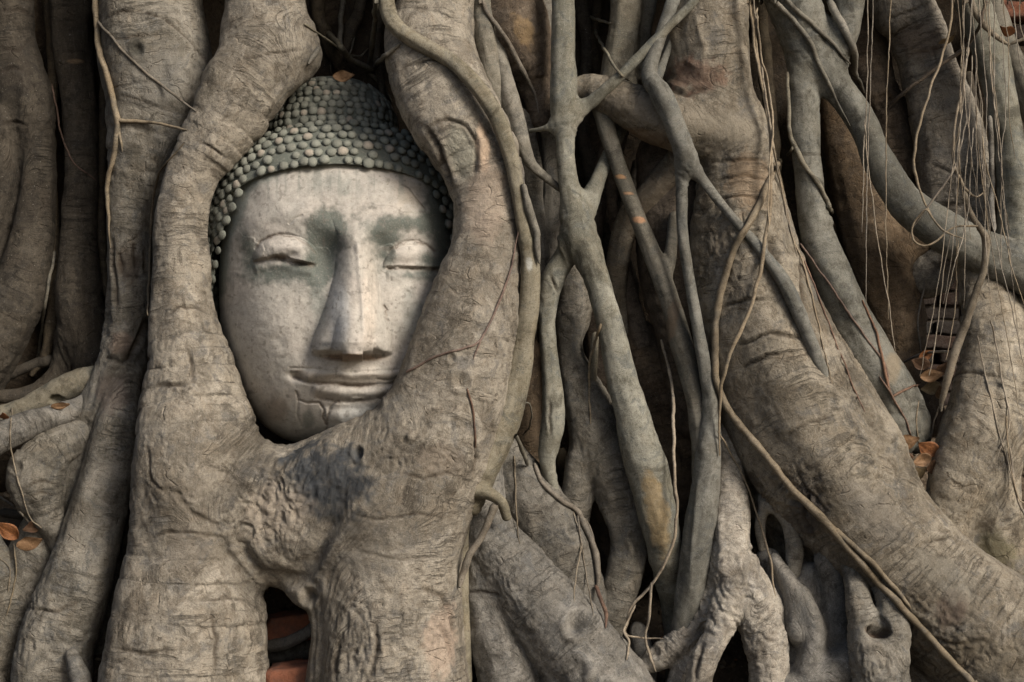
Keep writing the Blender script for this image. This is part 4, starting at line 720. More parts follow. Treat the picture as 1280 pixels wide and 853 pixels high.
# hair: rings of snail curls on two nested domes
ICO_V = None
def ico():
    import bmesh
    b = bmesh.new(); bmesh.ops.create_icosphere(b, subdivisions=2, radius=1.0); V = np.array([v.co[:] for v in b.verts]); F = np.array([[v.index for v in f.verts] for f in b.faces]); b.free(); return V, F
IV, IF = ico()
def dome(name, C, A, tilt, y_first, rows, dy, rc, az, worn, label=None):
    "C centre (x,y,d), A semi axes; rows of curls in planes that drop towards the back by tilt"
    r = np.random.RandomState(len(name)); C = np.array(C, float); VV, FF, CC, base = [], [], [], 0
    def ring(yf, a):   # point on the ellipsoid at azimuth a (0 = towards the camera) in the tilted plane through front height yf
        ux, uy = math.sin(a), -math.cos(a)
        lo, hi = 0.0, max(A)*1.3
        d_front = None
        ex = 3.5 if name == 'hair' else 2.3
        df = C[2]-A[2]*math.sqrt(max(0.0, 1-(abs(yf-C[1])/A[1])**ex))
        def f(rr):
            x = rr*ux; d = rr*uy; y = yf + tilt*((C[2]+d)-df)
            return (x/A[0])**2+(abs(y-C[1])/A[1])**ex+(d/A[2])**2-1
        if f(0) > 0:
            pass
        for _ in range(40):
            m = (lo+hi)/2
            if f(m) < 0: lo = m
            else: hi = m
        rr = lo; return np.array([C[0]+rr*ux, yf+tilt*((C[2]+rr*uy)-df), C[2]+rr*uy])
    # the under surface
    na, nr = 120, 40; G = []
    for k in range(-25 if name == 'hair' else 0, nr):
        yf = y_first + rc*0.4 - k*(y_first+rc*0.4-(C[1]-A[1])-1.0)/(nr-1)
        for a in np.linspace(-math.pi, math.pi, na, endpoint=False):
            G.append(ring(yf, a))
    if name == 'hair': nr += 25
    G = np.array(G); q = G-C; q[:, :2] *= 1.0; P = C+q*0.985
    if name == 'hair':   # below the hairline the cap sinks behind the face
        kk_ = np.repeat(np.arange(nr), na); fr_ = (kk_ < 25) & (P[:, 2] < 100); P[fr_, 2] = 100+0.3*(P[fr_, 2]-100)
    k_ = (D+P[:, 2])/D; P3 = np.stack([(P[:, 0]-640)*k_, P[:, 2], (426.5-P[:, 1])*k_], 1); P3 += 1.2*np.stack([fbm(P3/14+s, 3, s) for s in (1, 2, 3)], 1)
    i = np.arange(nr-1)[:, None]*na; j = np.arange(na)[None]; F = np.stack([i+j, i+(j+1) % na, i+na+(j+1) % na, i+na+j], -1).reshape(-1, 4)
    VV.append(P3); FT = np.vstack([F[:, [0, 1, 2]], F[:, [0, 2, 3]]]); FF.append(FT); base = len(P3)
    CC.append(np.tile([0.12, 0.135, 0.117], (len(P3), 1))*(1+0.5*fbm(P3/20, 3, 9))[:, None])
    side = [] if name != 'hair' else [(y_first+11.5*q, sd) for q in range(1, 15) for sd in (-1, 1)]
    for k, (yf, sd) in enumerate([(y_first-sum(dy[:q]), 0) for q in range(rows)]+side):
        lim = 0 if sd == 0 else min(1.55, 1.02+0.045*(yf-y_first)/11.5)
        ps = [ring(yf, a) for a in (np.linspace(-az, az, 900) if sd == 0 else sd*np.linspace(lim, az, 400))]; ps = np.array(ps); L = np.concatenate([[0], np.cumsum(np.linalg.norm(np.diff(ps, axis=0), axis=1))])
        n = int(L[-1]/(2.02*rc)); off = (k % 2)*0.5
        for m in range(n):
            s = (m+off+r.uniform(-.16, .16))*L[-1]/n; p = np.array([np.interp(s, L, ps[:, c]) for c in range(3)])
            if r.rand() < 0.06: continue
            nrm = (p-C)/np.array(A)**2; nrm /= np.linalg.norm(nrm); p[1] += r.uniform(-1.3, 1.3)
            w_ = worn(p[0], p[1]); w_ = min(1, max(0, w_+r.uniform(-.2, .2)+0.9*max(0, float(noise(np.array([p[0]/22, p[1]/22, 3.3]), 8)))))
            sz = rc*r.uniform(0.84, 1.16); hgt = sz*(0.60-0.32*w_)
            t1 = np.cross(nrm, [0, 1, 0]); t1 /= np.linalg.norm(t1); t2 = np.cross(nrm, t1)
            v = IV*np.array([sz, sz*0.94, hgt]); v = v*(1+0.16*noise(IV*1.6+r.uniform(0, 50), 3)[:, None]+0.08*noise(IV*4+r.uniform(0, 50), 4)[:, None])
            # a spiral pimple on top
            Pn = p + v[:, :1]*t1+v[:, 1:2]*t2+v[:, 2:]*nrm - nrm*0.4
            kk = (D+Pn[:, 2])/D; P3 = np.stack([(Pn[:, 0]-640)*kk, Pn[:, 2], (426.5-Pn[:, 1])*kk], 1)
            VV.append(P3); FF.append(IF[:, ::-1]+base); base += len(P3)
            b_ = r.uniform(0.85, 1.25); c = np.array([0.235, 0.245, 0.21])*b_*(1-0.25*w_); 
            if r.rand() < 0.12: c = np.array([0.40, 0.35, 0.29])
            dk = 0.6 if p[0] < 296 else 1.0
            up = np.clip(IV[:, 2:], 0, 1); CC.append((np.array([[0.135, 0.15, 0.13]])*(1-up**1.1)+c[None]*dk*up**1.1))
    V = np.vstack(VV); F = np.vstack(FF); col = np.clip(np.vstack(CC), 0, 1)
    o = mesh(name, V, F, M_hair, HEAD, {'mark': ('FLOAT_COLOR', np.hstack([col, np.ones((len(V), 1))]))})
    if label: o['label'] = label
    return o
dome('hair', (420, 336, 126), (163, 187, 116), 0.86, 200, 6, [11, 10.5, 9.5, 8.5, 7, 5], 6.7, 2.0, lambda x, y: 0.7*float(ss(500, 545, x))+0.35*float(ss(0.6, 0, abs(x-375)/40)*ss(185, 200, y)), 'mossy beaded hair cap with rings of small curls')
dome('topknot', (414, 176, 182), (84, 83, 84), 0.22, 158, 9, [10, 9.2, 8.5, 7.5, 6.8, 6, 5, 4, 3.5], 5.8, 2.2, lambda x, y: 0.5*float(ss(430, 470, x)))
# ---------------------------------------------------------------- thin rootlets
def T(label, sts, mat=None, d=-20, cat='rootlet', name='rootlet', group=None, mode='lie'): return vine(name, label, cat, mat or M_vine, sts, d=d, group=group, mode=mode)
def TT(label, group, sts, mat=None, mode='lie'):
    for s_ in sts: T(label, [s_], mat, group=group, mode=mode)
T('pale crooked rootlet with side twigs running down the edge of the pitted root', [[(119, -40, 4, 40), (121, 40, 4, 40), (133, 95, 4.2, 36), (146, 150, 4.4, 34), (141, 195, 3.4, 40), (133, 235, 3, 46), (136, 275, 2.4, 60), (138, 310, 1.6, 60)], [(146, 150, 3, 34), (190, 154, 2, 30), (234, 162, 1.5, 18)], [(148, 155, 2.2, 34), (153, 190, 1.2, 36)]])
T('fine brown rootlet slanting across the pitted root near the top', [[(122, 28, 2, 38), (165, 75, 1.6, 30), (205, 110, 1.8, 30), (246, 139, 1.4, 22)]], M_vine)
T('thin upright rootlet in the groove beside the left arm', [[(230, 178, 1.2, 30), (200, 215, 1.5, 40), (189, 260, 1.6, 55), (187, 320, 1.6, 60), (185, 395, 1.6, 60)]], M_vine)
T('fine dark rootlet crossing the slender dark root', [[(58, 60, 1.2, 120), (82, 185, 1.2, 120), (120, 226, 1.2, 120)]], M_rust)
T('thin stem leaning in the dark gap left of the slender root', [[(72, 300, 2, 118), (62, 350, 2, 122), (50, 420, 2, 130), (45, 470, 2, 140)]], M_olive)
TT('fine root thread hanging over the knuckle root', 'threads over the knuckle root', [[(15, 510, 1, 70), (14, 560, 1, 60), (35, 640, 1, 55), (52, 660, 1, 60)], [(0, 620, 1.4, 60), (25, 640, 1.4, 60), (52, 672, 1.4, 70)]], M_vine)
TT('fine thread trailing by the orange leaves at the left edge', 'threads by the orange leaves', [[(18, 680, 1, 40), (20, 720, 1, 36), (8, 770, 1, 36)], [(-10, 690, 1.2, 40), (12, 710, 1.2, 40), (10, 740, 1, 40)]], M_vine)
TT('one of the thin rootlets tangled in the gap above the beaded topknot', 'rootlets tangled above the topknot', [[(392, -20, 2.2, 150), (400, 20, 2, 140), (412, 60, 2, 120), (413, 92, 1.5, 96)], [(470, -20, 3, 120), (468, 40, 3.5, 110), (462, 80, 3.5, 88), (458, 98, 3, 74)], [(500, 55, 3, 70), (480, 70, 3, 76), (468, 85, 3, 80)], [(462, 92, 3, 74), (478, 105, 2, 62), (490, 128, 1.6, 54)], [(380, 30, 1.4, 150), (440, 70, 1.4, 120), (460, 60, 1.4, 110)], [(430, -20, 3, 170), (425, 40, 3, 160), (432, 80, 2, 130)], [(450, 10, 1.2, 130), (440, 60, 1.2, 110), (425, 90, 1.2, 100)], [(410, 40, 4, 190), (440, 75, 4, 170), (470, 90, 4, 150)], [(400, 60, 3, 190), (385, 80, 3, 160)]], M_olive)
T('thin brown rootlet curving over the brown streaked root at top centre', [[(600, -20, 2.6, 30), (608, 12, 3, 26), (632, 46, 3, 26), (652, 84, 3, 30), (668, 118, 2.4, 40), (674, 142, 1.6, 60)]], M_vine)
T('slim rootlet pressed to the ribbon root beside the olive vine', [[(654, 230, 4, 20), (662, 262, 5, 26), (670, 290, 5, 32), (674, 330, 3, 50)]], M_olive)
T('thin twig in the dark top gap left of the standing olive root', [[(742, 34, 2, 60), (760, 70, 2, 60), (778, 95, 1.6, 62), (790, 103, 1.2, 60)], [(735, 20, 2, 120), (752, 26, 2, 110), (765, 30, 1.4, 100)], [(740, 45, 1.4, 90), (752, 20, 1.4, 90)]], M_olive)
T('rust red rootlet climbing the right arm from mouth level', [[(508, 466, 1.6, -14), (540, 448, 1.6, -38), (580, 436, 1.6, -50), (600, 425, 1.6, -55), (622, 380, 1.6, -48), (640, 330, 1.4, -38), (648, 290, 1.2, -36)], [(600, 426, 1.2, -55), (592, 450, 1, -57)]], M_rust)
T('short rust red rootlet low on the right arm', [[(583, 486, 1.3, -60), (592, 520, 1.3, -66), (594, 560, 1.3, -68)]], M_rust)
T('slim tan rootlet winding down the trunk root and crossing to the bottom edge', [[(974, 200, 3, 20), (962, 228, 4, 14), (946, 262, 4.4, 2), (926, 296, 4.6, -6), (908, 340, 4.6, 0), (897, 385, 4.6, 8), (893, 440, 4.4, 14), (899, 488, 4.4, 6), (925, 530, 4.6, -10), (965, 580, 4.6, -28), (1008, 630, 4.8, -38), (1042, 664, 5.5, -38), (1072, 700, 4.6, -36), (1110, 742, 4.4, -40), (1160, 795, 4.4, -56), (1222, 862, 4.4, -76)], [(1042, 662, 4, -38), (1075, 690, 3.6, -44), (1112, 728, 3.4, -50), (1138, 762, 2.6, -54)]])
T('straw coloured rootlet looping down the middle of the trunk root', [[(938, -30, 2, -4), (948, 80, 2, -2), (961, 150, 2, 2), (963, 240, 2.4, -10), (952, 330, 2.6, -18), (935, 395, 2.6, -20), (910, 448, 2.6, -14), (900, 500, 2.4, 2), (899, 570, 2, 14)]], M_pale, mode='hang')
TT('one of the fine straw coloured strands bundled beside the upper trunk root', 'strands beside the upper trunk root', [[(936, -20, 1.6, 0), (944, 60, 1.6, 0), (960, 150, 1.6, 6), (978, 240, 1.4, 16), (992, 300, 1.2, 30), (1010, 350, 1.2, 30), (1040, 480, 1, 30)], [(940, -20, 1.4, 2), (952, 80, 1.4, 4), (966, 180, 1.4, 10), (984, 270, 1.2, 20), (996, 320, 1.2, 26)], [(944, -20, 1.2, 6), (950, 60, 1.2, 6), (966, 140, 1.2, 10), (962, 210, 1.2, 2), (960, 290, 1.2, -12)]], M_pale)
T('thin dark twig crossing the top of the sleek root', [[(950, -20, 3, 10), (985, 18, 3, 24), (1010, 48, 3, 50), (1028, 90, 2.6, 60), (1048, 130, 2.2, 62), (1062, 158, 1.6, 66)], [(968, -20, 2.6, 14), (1000, 16, 2.8, 36), (1035, 48, 2.8, 58), (1062, 80, 2.4, 66)]], M_olive)
T('dark twig hanging beside the lumpy root at upper right', [[(1034, -20, 5, 60), (1042, 12, 5, 58), (1058, 40, 5, 62), (1067, 62, 4.4, 62), (1069, 88, 4, 62), (1080, 115, 3, 58)]], M_olive)
T('slim grey rootlet clinging to the left side of the sleek root', [[(984, 90, 2.4, 70), (987, 160, 2.8, 68), (993, 182, 3.2, 64), (1006, 208, 3, 58), (1028, 240, 3, 56), (1040, 268, 2.6, 62)], [(992, 182, 2, 64), (985, 195, 1.6, 66)]], M_olive)
T('long tan rootlet hanging across the gap beside the splayed root', [[(1204, 240, 3, 20), (1218, 275, 4, 20), (1233, 300, 5, 26), (1228, 340, 4.6, 30), (1212, 390, 5, 34), (1194, 440, 5.4, 40), (1182, 480, 5, 46), (1176, 514, 4, 60)]], M_vine, mode='hang')
T('long fine loop of rootlet hanging from the slanting root to the pit at centre', [[(826, 425, 1.8, 70), (838, 470, 2, 60), (842, 540, 2, 30), (844, 600, 2, 4), (846, 650, 2, 0), (838, 690, 2, 4), (815, 730, 2, 20), (792, 756, 2, 30), (782, 780, 2, 36), (784, 795, 1.6, 40), (830, 800, 1.6, 44)], [(814, 728, 1.8, 20), (812, 770, 1.8, 30), (806, 800, 1.6, 36), (820, 840, 1.6, 30)], [(794, 756, 1.6, 30), (780, 790, 1.6, 30), (786, 800, 1.6, 30), (782, 825, 1.6, 30)]], M_pale, mode='hang')
T('brown rootlet curving over the dusty folded root and down its right side', [[(668, 580, 2.6, 44), (680, 606, 3, 40), (700, 624, 3, 40), (722, 640, 3.4, 34), (738, 672, 4, 32), (746, 705, 4, 32), (748, 735, 4, 36)], [(712, 632, 1.6, 36), (735, 655, 1.6, 30), (745, 690, 1.4, 28), (747, 720, 1.2, 28)]])
TT('fine thread hanging in front of the dusty folded root', 'threads before the dusty root', [[(643, 570, 1, 36), (644, 620, 1, 28), (646, 650, 1, 26), (650, 680, 1, 26)], [(716, 640, 1, 30), (726, 680, 1, 26), (720, 720, 1, 26), (718, 752, 1, 26)], [(722, 645, 1, 30), (728, 690, 1, 28), (742, 770, 1, 30)]], M_vine)
T('small twig caught under the outer edge of the vine above the dusty root', [[(645, 545, 3, 24), (650, 560, 2.6, 20), (660, 582, 3.4, 26)], [(648, 505, 1, 20), (660, 505, 1, 22), (664, 525, 1, 24), (655, 545, 1, 26)]], M_olive)
T('bent brown twig poking up beside the foot of the elbowed root', [[(744, 732, 2.4, 40), (752, 752, 2.4, 36), (758, 768, 2.4, 36), (757, 785, 2, 44)]], M_rust)
T('thin brown stem in front of the buried root', [[(752, 405, 1.8, 90), (738, 450, 1.6, 72), (737, 500, 1.4, 70), (738, 530, 1.2, 70)]], M_vine)
T('fine thread lying over the knobbly claw root', [[(898, 540, 1.2, 30), (926, 590, 1.2, 30), (944, 640, 1.2, 34), (960, 690, 1.2, 38), (970, 745, 1.2, 44)]], M_pale)
TT('rust brown rootlet crossing the foot of the sleek root', 'rootlets on the sleek foot', [[(1000, 305, 1.2, 54), (1040, 360, 1.3, 50), (1080, 420, 1.4, 46), (1104, 450, 1.6, 44), (1112, 485, 1.8, 48), (1118, 505, 1.5, 56)], [(1078, 375, 1.2, 50), (1096, 420, 1.6, 44), (1106, 460, 1.8, 44), (1114, 495, 1.4, 50)], [(1114, 496, 1.6, 50), (1130, 488, 1.6, 50), (1150, 480, 1.2, 60)], [(1004, 320, 1, 56), (1034, 400, 1, 56), (1070, 490, 1, 54), (1080, 515, 1, 60)], [(1100, 470, 1.2, 50), (1130, 520, 1.2, 60), (1140, 545, 1, 66)]], M_rust)
TT('fine thread rising out of the leaf pile by the sleek foot', 'threads in the leaf pile', [[(1148, 500, 1, 60), (1146, 530, 1, 60), (1149, 560, 1, 60)], [(1176, 505, 1, 60), (1166, 530, 1, 60), (1164, 550, 1, 62)]], M_pale)
TT('thin twig crossing the mouth of the brick hollow', 'twigs before the brick hollow', [[(1130, 452, 1.8, 110), (1155, 443, 1.8, 110), (1185, 440, 1.6, 110), (1195, 444, 1.4, 100)], [(1158, 350, 1.2, 120), (1148, 400, 1.2, 110), (1152, 440, 1.2, 110)]], M_vine)
T('tan rootlet entering at the top right corner', [[(1206, -20, 4, 40), (1222, 20, 4.4, 40), (1244, 44, 4.4, 44), (1263, 56, 4, 60)], [(1262, 54, 2.4, 60), (1290, 44, 2.4, 50)]], M_vine, mode='hang')
T('stem slanting across the broad brown root below the top right leaf', [[(1232, 0, 2.4, 40), (1222, 38, 2.2, 60), (1198, 66, 2.4, 90), (1176, 80, 2.4, 98), (1140, 108, 2.4, 104), (1108, 136, 2, 130)]], M_brown, mode='hang')
T('dark slim rootlet behind the hanging strands beside the leaning root', [[(1236, 145, 3.4, 90), (1240, 200, 3.6, 84), (1240, 265, 3.6, 76), (1243, 290, 3, 74)]], M_grey)
# hanging strands at the upper right: every strand is an object of its own
HS = [('longest strand sweeping left in a bow over the broad brown root', [(1192, -20, 1.6, 30), (1184, 50, 1.7, 10), (1160, 120, 1.8, 0), (1144, 180, 1.8, -4), (1146, 225, 1.8, 0), (1162, 268, 1.6, 6), (1180, 290, 1.4, 14)]),
      ('pale strand curling into a hook at its tip', [(1210, 60, 1.6, 30), (1205, 100, 1.7, 20), (1194, 150, 1.7, 8), (1192, 200, 1.7, 2), (1206, 236, 1.7, 0), (1222, 246, 1.5, 0), (1230, 240, 1.3, 2), (1230, 234, 1.2, 4)]),
      ('straw strand swinging left near the arch root', [(1212, 130, 1.2, 20), (1195, 205, 1.4, 0), (1165, 252, 1.4, 0), (1140, 284, 1.4, 20)]),
      ('loop of strand ringed in front of the arching arm', [(1222, 282, 1.4, 0), (1190, 285, 1.3, 0), (1172, 300, 1.3, 0), (1155, 308, 1.3, 0), (1141, 300, 1.3, 6), (1142, 280, 1.3, 10), (1158, 262, 1.2, 10), (1162, 268, 1.2, 8), (1180, 290, 1.2, 0), (1208, 300, 1.2, 0)]),
      ('strand pair nearest the broad root dropping straight down', [(1200, -20, 1.1, 10), (1206, 80, 1.1, 6), (1212, 160, 1.1, 4), (1220, 240, 1.1, 0), (1222, 282, 1.1, 0)])]
for i, (lb, pts) in enumerate(HS[:4]): vine('hanging_strand', lb, 'hanging strand', M_pale, [pts], group='fine strands hanging at upper right', sides=6)
rr_ = random.Random(21); tops = [(1196, -20), (1202, -20), (1206, -20), (1212, -20), (1217, -20), (1222, -20), (1231, -20), (1238, -20), (1242, -20), (1254, -20), (1208, 60), (1214, 70), (1218, 60), (1225, 110), (1258, -20), (1275, -20), (1220, 120), (1228, 170), (1215, 160), (1252, 40)]
ends = [(1212, 300), (1196, 350), (1222, 290), (1231, 285), (1180, 380), (1240, 400), (1262, 290), (1252, 340), (1272, 430), (1270, 200), (1150, 470), (1205, 385), (1240, 300), (1282, 470), (1290, 120), (1292, 210), (1276, 520), (1288, 400), (1175, 420), (1262, 330)]
for i, (a, b) in enumerate(zip(tops, ends)):
    n = 6; pts = []
    ph = rr_.uniform(0, 6.28); am = rr_.uniform(3, 9)
    for k in range(n+1):
        t = k/n; x = a[0]+(b[0]-a[0])*t**1.5 + am*math.sin(ph+t*4.5)*math.sin(math.pi*min(1, t*1.0)); y = a[1]+(b[1]-a[1])*t
        pts.append((x+rr_.uniform(-1.5, 1.5), y, (0.5+0.45*((i*37) % 10)/10)*(1-0.3*t), 46-60*math.sin(math.pi*min(1, t*0.8))+rr_.uniform(-6, 6)))
    vine('hanging_strand', 'one of the fine straight strands hanging in the curtain at upper right', 'hanging strand', M_pale, [pts], group='fine strands in the curtain at upper right', sides=5)
for i, (x0, x1, y0, y1, lb) in enumerate([(1083, 1080, -40, 290, 'left strand of the pair hanging before the arching arm'), (1089, 1084, -40, 380, 'right strand of the pair hanging before the arching arm'), (1112, 1108, -40, 400, 'single strand hanging in the shade under the arch'), (1080, 1117, 150, 440, 'crooked strand hanging down to the sleek foot'), (1190, 1160, 290, 470, 'strand hanging from the arching arm before the brick hollow'), (1200, 1184, 300, 450, 'thin strand at the right side of the brick hollow')]):
    pts = [(x0+(x1-x0)*t+2.5*math.sin(5*t+i), y0+(y1-y0)*t, 0.75, 46-10*t) for t in np.linspace(0, 1, 7)]
    vine('hanging_strand', lb, 'hanging strand', M_pale, [pts], group='fine strands hanging at right centre', sides=5)
for i, (pts, lb) in enumerate([([(1238, 400, 1.1, 34), (1252, 470, 1.1, 26), (1262, 530, 1.1, 18), (1245, 575, 1, 16)], 'fine strand lying over the pale splayed root'), ([(1222, 420, 1, 40), (1232, 470, 1, 34), (1244, 520, 1, 28), (1262, 590, 1, 30), (1276, 640, 1, 40)], 'second fine strand crossing the pale splayed root'), ([(1262, 560, 1.6, 20), (1268, 610, 1.6, 26), (1278, 640, 1.6, 30), (1290, 660, 1.6, 30)], 'rusty thread at the right edge of the splayed root'), ([(1258, 520, 1, 10), (1262, 580, 1, 20), (1275, 625, 1, 30), (1290, 630, 1, 30)], 'lowest pale strand at the right edge')]):
    vine('hanging_strand', lb, 'hanging strand', M_pale, [pts], group='fine strands over the splayed root', sides=5)
# ---------------------------------------------------------------- fallen leaves
def leafmat(name, a, b):
    m, n, bs = nodes(name); at = N_(n, 'ShaderNodeAttribute', attribute_name='fib').outputs['Vector']
    c = mixc(n, rng(n, nz(n, at, 2.2, 4, 0.6), 0.35, 0.65), a, b); c = mixc(n, rng(n, nz(n, at, 9, 4, 0.7), 0.55, 0.72, 0, 0.6), c, tuple(x*0.35 for x in a))
    n.links.new(c, bs.inputs['Base Color']); bs.inputs['Roughness'].default_value = 0.6
    bp = N_(n, 'ShaderNodeBump'); bp.inputs['Distance'].default_value = 0.002; n.links.new(nz(n, at, 6, 4, 0.6), bp.inputs['Height']); n.links.new(bp.outputs[0], bs.inputs['Normal'])
    return m
LM = [leafmat('orange_leaf', (0.23, 0.095, 0.035), (0.14, 0.058, 0.025)), leafmat('tan_leaf', (0.27, 0.165, 0.09), (0.18, 0.105, 0.055)), leafmat('brown_leaf', (0.12, 0.07, 0.04), (0.09, 0.05, 0.03)), leafmat('straw_leaf', (0.27, 0.21, 0.125), (0.19, 0.14, 0.08))]
def leaf(x, y, d, L, wd, ang, face_, mt, label, group, curl=0.35):
    r = random.Random(int(x*7+y)); nu, nv = 22, 9; c = W(x, y, d); V = []; A = []
    for i in range(nu):
        u = i/(nu-1); hw = wd*(math.sin(math.pi*u**0.8)**0.8)*(1-0.25*u)+0.01
        for j in range(nv):
            v = j/(nv-1)*2-1; px_ = (u-0.5)*L; py = v*hw*(1+0.06*math.sin(9*u+3*v)); 
            pz = curl*L*((u-0.5)**2)*1.2 + 0.5*curl*hw*abs(v)*1.2 + 0.03*L*math.sin(7*u+2*v+x) + 0.02*L*math.sin(13*v*u+y)
            V.append((px_, py, pz)); A.append((u*3, v, 0))
    V = np.array(V); th = 0.35
    # stalk
    e = math.radians(ang); ca, sa = math.cos(e), math.sin(e); V = np.stack([V[:, 0]*ca-V[:, 1]*sa, V[:, 0]*sa+V[:, 1]*ca, V[:, 2]], 1)
    f = math.radians(face_); V = np.stack([V[:, 0], V[:, 1]*math.sin(f)*-1 - V[:, 2]*math.cos(f)*1.0, V[:, 1]*math.cos(f)*1 + V[:, 2]*math.sin(f)], 1)
    n = len(V); N = np.array([0, -math.cos(f), math.sin(f)])
    V2 = np.vstack([V, V-N*th]); F = []
    for i in range(nu-1):
        for j in range(nv-1):
            a = i*nv+j; F.append((a, a+1, a+nv+1, a+nv)); F.append((n+a, n+a+nv, n+a+nv+1, n+a+1))
    for i in range(nu-1):
        for a, b in ((i*nv, (i+1)*nv), (i*nv+nv-1, (i+1)*nv+nv-1)): F.append((a, b, n+b, n+a))
    for j in range(nv-1):
        for a, b in ((j, j+1), ((nu-1)*nv+j, (nu-1)*nv+j+1)): F.append((a, b, n+b, n+a))
    mesh('dry_leaf', V2+c, np.array(F), LM[mt], None, {'fib': ('FLOAT_VECTOR', np.array(A*2)+x)}); o = bpy.data.objects[-1] if False else SC.collection.objects[-1]
    tag(o, label, 'leaf', group)
G1 = 'fallen leaves at the left edge'; G2 = 'fallen leaves piled beside the trunk root'; G3 = 'dry leaves in the brick hollow'
leaf(10, 664, 30, 34, 13, 140, 20, 0, 'deep orange dry leaf, upper one of the pair at the left edge', G1)
leaf(38, 680, 30, 36, 11, 20, 25, 1, 'pale orange dry leaf, lower one of the pair at the left edge', G1)
leaf(5, 522, 70, 20, 7, 80, 60, 0, 'small orange leaf standing upright at the left edge', G1)
leaf(76, 508, 90, 26, 6, 10, 30, 1, 'curled tan leaf between the mossy root and the smooth curved root', G1)
leaf(40, 660, 90, 26, 9, 200, 20, 2, 'dull dark leaf tucked behind the two orange leaves', G1)
leaf(430, 96, 112, 30, 8, 5, 15, 1, 'tan leaf lying on top of the beaded topknot', 'leaves caught on the roots')
for i, (x, y, L, wd, a, f, mt, lb) in enumerate([(1135, 553, 30, 12, 20, 50, 1, 'tan leaf at the upper left of the leaf pile'), (1160, 562, 32, 13, 150, 50, 0, 'russet leaf at the upper right of the leaf pile'), (1147, 592, 26, 12, 40, 60, 3, 'yellow tan leaf at the bottom of the leaf pile'), (1132, 572, 24, 10, 100, 55, 2, 'dark brown leaf inside the leaf pile'), (1152, 576, 26, 10, 200, 40, 1, 'curled tan leaf in the middle of the leaf pile'), (1122, 560, 22, 9, 60, 60, 3, 'straw leaf at the left side of the leaf pile'), (1140, 612, 22, 9, 70, 70, 2, 'brown leaf below the pile in the gap'), (1166, 585, 24, 9, 100, 55, 2, 'dull leaf at the right side of the leaf pile')]):
    leaf(x, y, 46+(i % 3)*9, L, wd, a, f-25, mt, lb, G2)
for i, (x, y, L, wd, a, f, mt, lb) in enumerate([(1165, 470, 30, 9, 10, 40, 1, 'largest tan leaf in the brick hollow'), (1150, 455, 26, 9, 160, 50, 2, 'dark leaf at the left of the brick hollow'), (1163, 486, 26, 10, 190, 50, 3, 'pale leaf lowest in the brick hollow'), (1178, 462, 22, 8, 60, 50, 2, 'brown leaf at the right of the brick hollow'), (1158, 444, 20, 7, 30, 40, 0, 'small russet leaf at the back of the brick hollow'), (1176, 492, 20, 8, 110, 55, 1, 'narrow tan leaf beside the hanging rootlet')]):
    leaf(x, y, 100+(i % 3)*8, L*1.1, wd*1.1, a, f-25, mt, lb, G3)
leaf(1184, 52, 40, 40, 7, 75, 80, 3, 'straw leaf hanging on edge against the broad brown root', 'leaves caught on the roots')
leaf(1258, 40, 130, 26, 9, 150, 50, 0, 'orange leaf lodged below the top right brick', 'leaves caught on the roots')
leaf(834, 798, 60, 20, 5, 10, 30, 1, 'small tan leaf in the dark pit at bottom centre', 'leaves caught on the roots')
leaf(374, 826, 105, 14, 6, 40, 50, 0, 'tiny orange leaf on the low root under the joined arms', 'leaves caught on the roots')
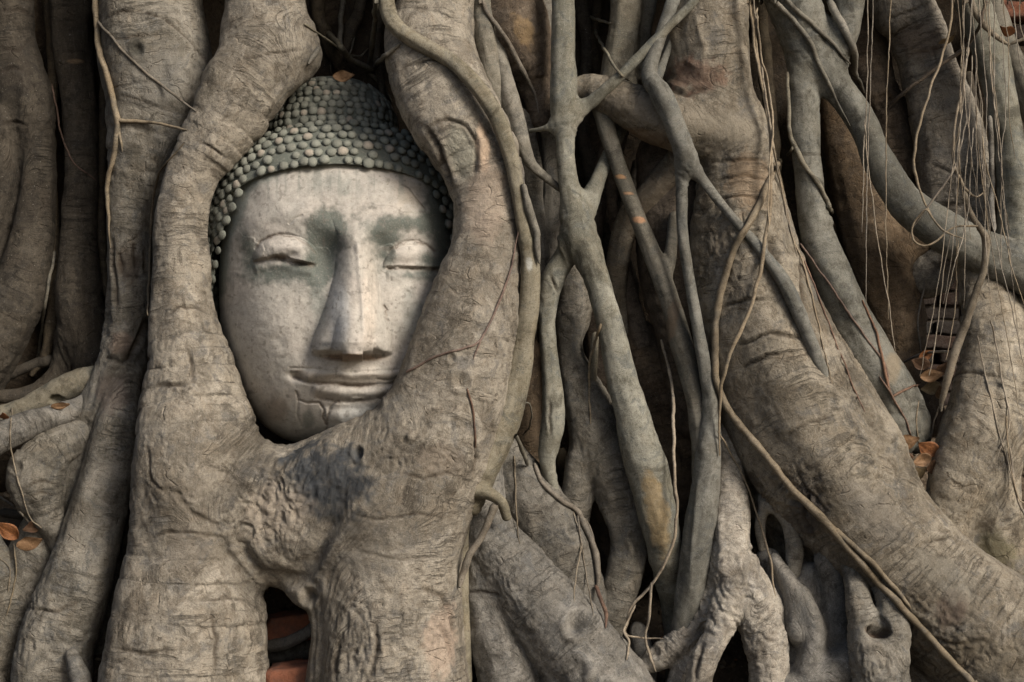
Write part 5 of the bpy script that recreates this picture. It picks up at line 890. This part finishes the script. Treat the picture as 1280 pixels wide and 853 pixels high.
# ---------------------------------------------------------------- loose bricks
def brick(x, y, d, sx, sy, sz, rot, label, mat, ero=3):
    V, F = brick_box(0, 0, 0, sx, sy, sz, int(x), 3.0, rot, ero); tag(mesh('brick', V+W(x, y, d), F, mat), label, 'brick', 'loose bricks among the roots')
brick(372, 846, 40, 74, 60, 34, 0.12, 'worn red brick lying in the pocket at the bottom under the joined arms', M_brick)
brick(364, 784, 105, 58, 40, 36, 0.1, 'dark red broken brick deep in the pocket under the joined arms', M_brick, 7)
brick(1270, 16, 230, 70, 50, 24, -0.04, 'bright orange brick at the top right corner', M_brick, 4)
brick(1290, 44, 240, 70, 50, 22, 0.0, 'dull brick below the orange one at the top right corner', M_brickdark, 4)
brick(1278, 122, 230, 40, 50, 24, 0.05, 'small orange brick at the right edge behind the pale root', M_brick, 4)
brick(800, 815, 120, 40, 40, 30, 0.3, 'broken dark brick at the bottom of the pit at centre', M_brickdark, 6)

# ---------------------------------------------------------------- dim roots that fill the gaps
BG = 'dim thin roots deep in the gaps'
for pts in ([(60, -30, 7), (66, 80, 7), (62, 200, 6), (70, 330, 8), (60, 430, 9), (40, 470, 8)], [(128, -30, 6), (130, 120, 6), (126, 260, 6), (134, 380, 7)], [(395, -30, 10), (405, 40, 9), (430, 90, 9), (445, 140, 8)], [(455, -30, 7), (438, 40, 8), (420, 100, 7)],
            [(478, -30, 8), (470, 50, 7), (478, 120, 7)], [(725, -30, 9), (735, 60, 8), (728, 150, 8), (745, 240, 9), (770, 330, 10), (800, 400, 12)], [(750, -30, 6), (742, 60, 6), (760, 140, 6)], [(800, 200, 9), (775, 290, 9), (790, 360, 9), (785, 430, 12)],
            [(735, 330, 6), (760, 400, 7), (775, 470, 8)], [(950, -30, 9), (960, 120, 9), (972, 230, 8), (985, 330, 8), (1015, 420, 9), (1060, 500, 10)], [(1035, 100, 7), (1032, 200, 7), (1045, 280, 8)], [(1210, 90, 6), (1225, 180, 6), (1240, 260, 6)], [(672, 430, 8), (668, 520, 9), (680, 600, 9)],
            [(700, 560, 7), (706, 620, 7), (720, 660, 7)], [(815, 620, 9), (845, 700, 9), (815, 770, 9), (780, 800, 9)], [(650, 190, 6), (672, 260, 6), (664, 360, 7), (668, 440, 7)], [(330, 790, 6), (370, 770, 6), (410, 760, 6)], [(10, 470, 7), (60, 450, 7), (105, 455, 6)], [(0, 640, 7), (40, 650, 6), (80, 690, 6)]):
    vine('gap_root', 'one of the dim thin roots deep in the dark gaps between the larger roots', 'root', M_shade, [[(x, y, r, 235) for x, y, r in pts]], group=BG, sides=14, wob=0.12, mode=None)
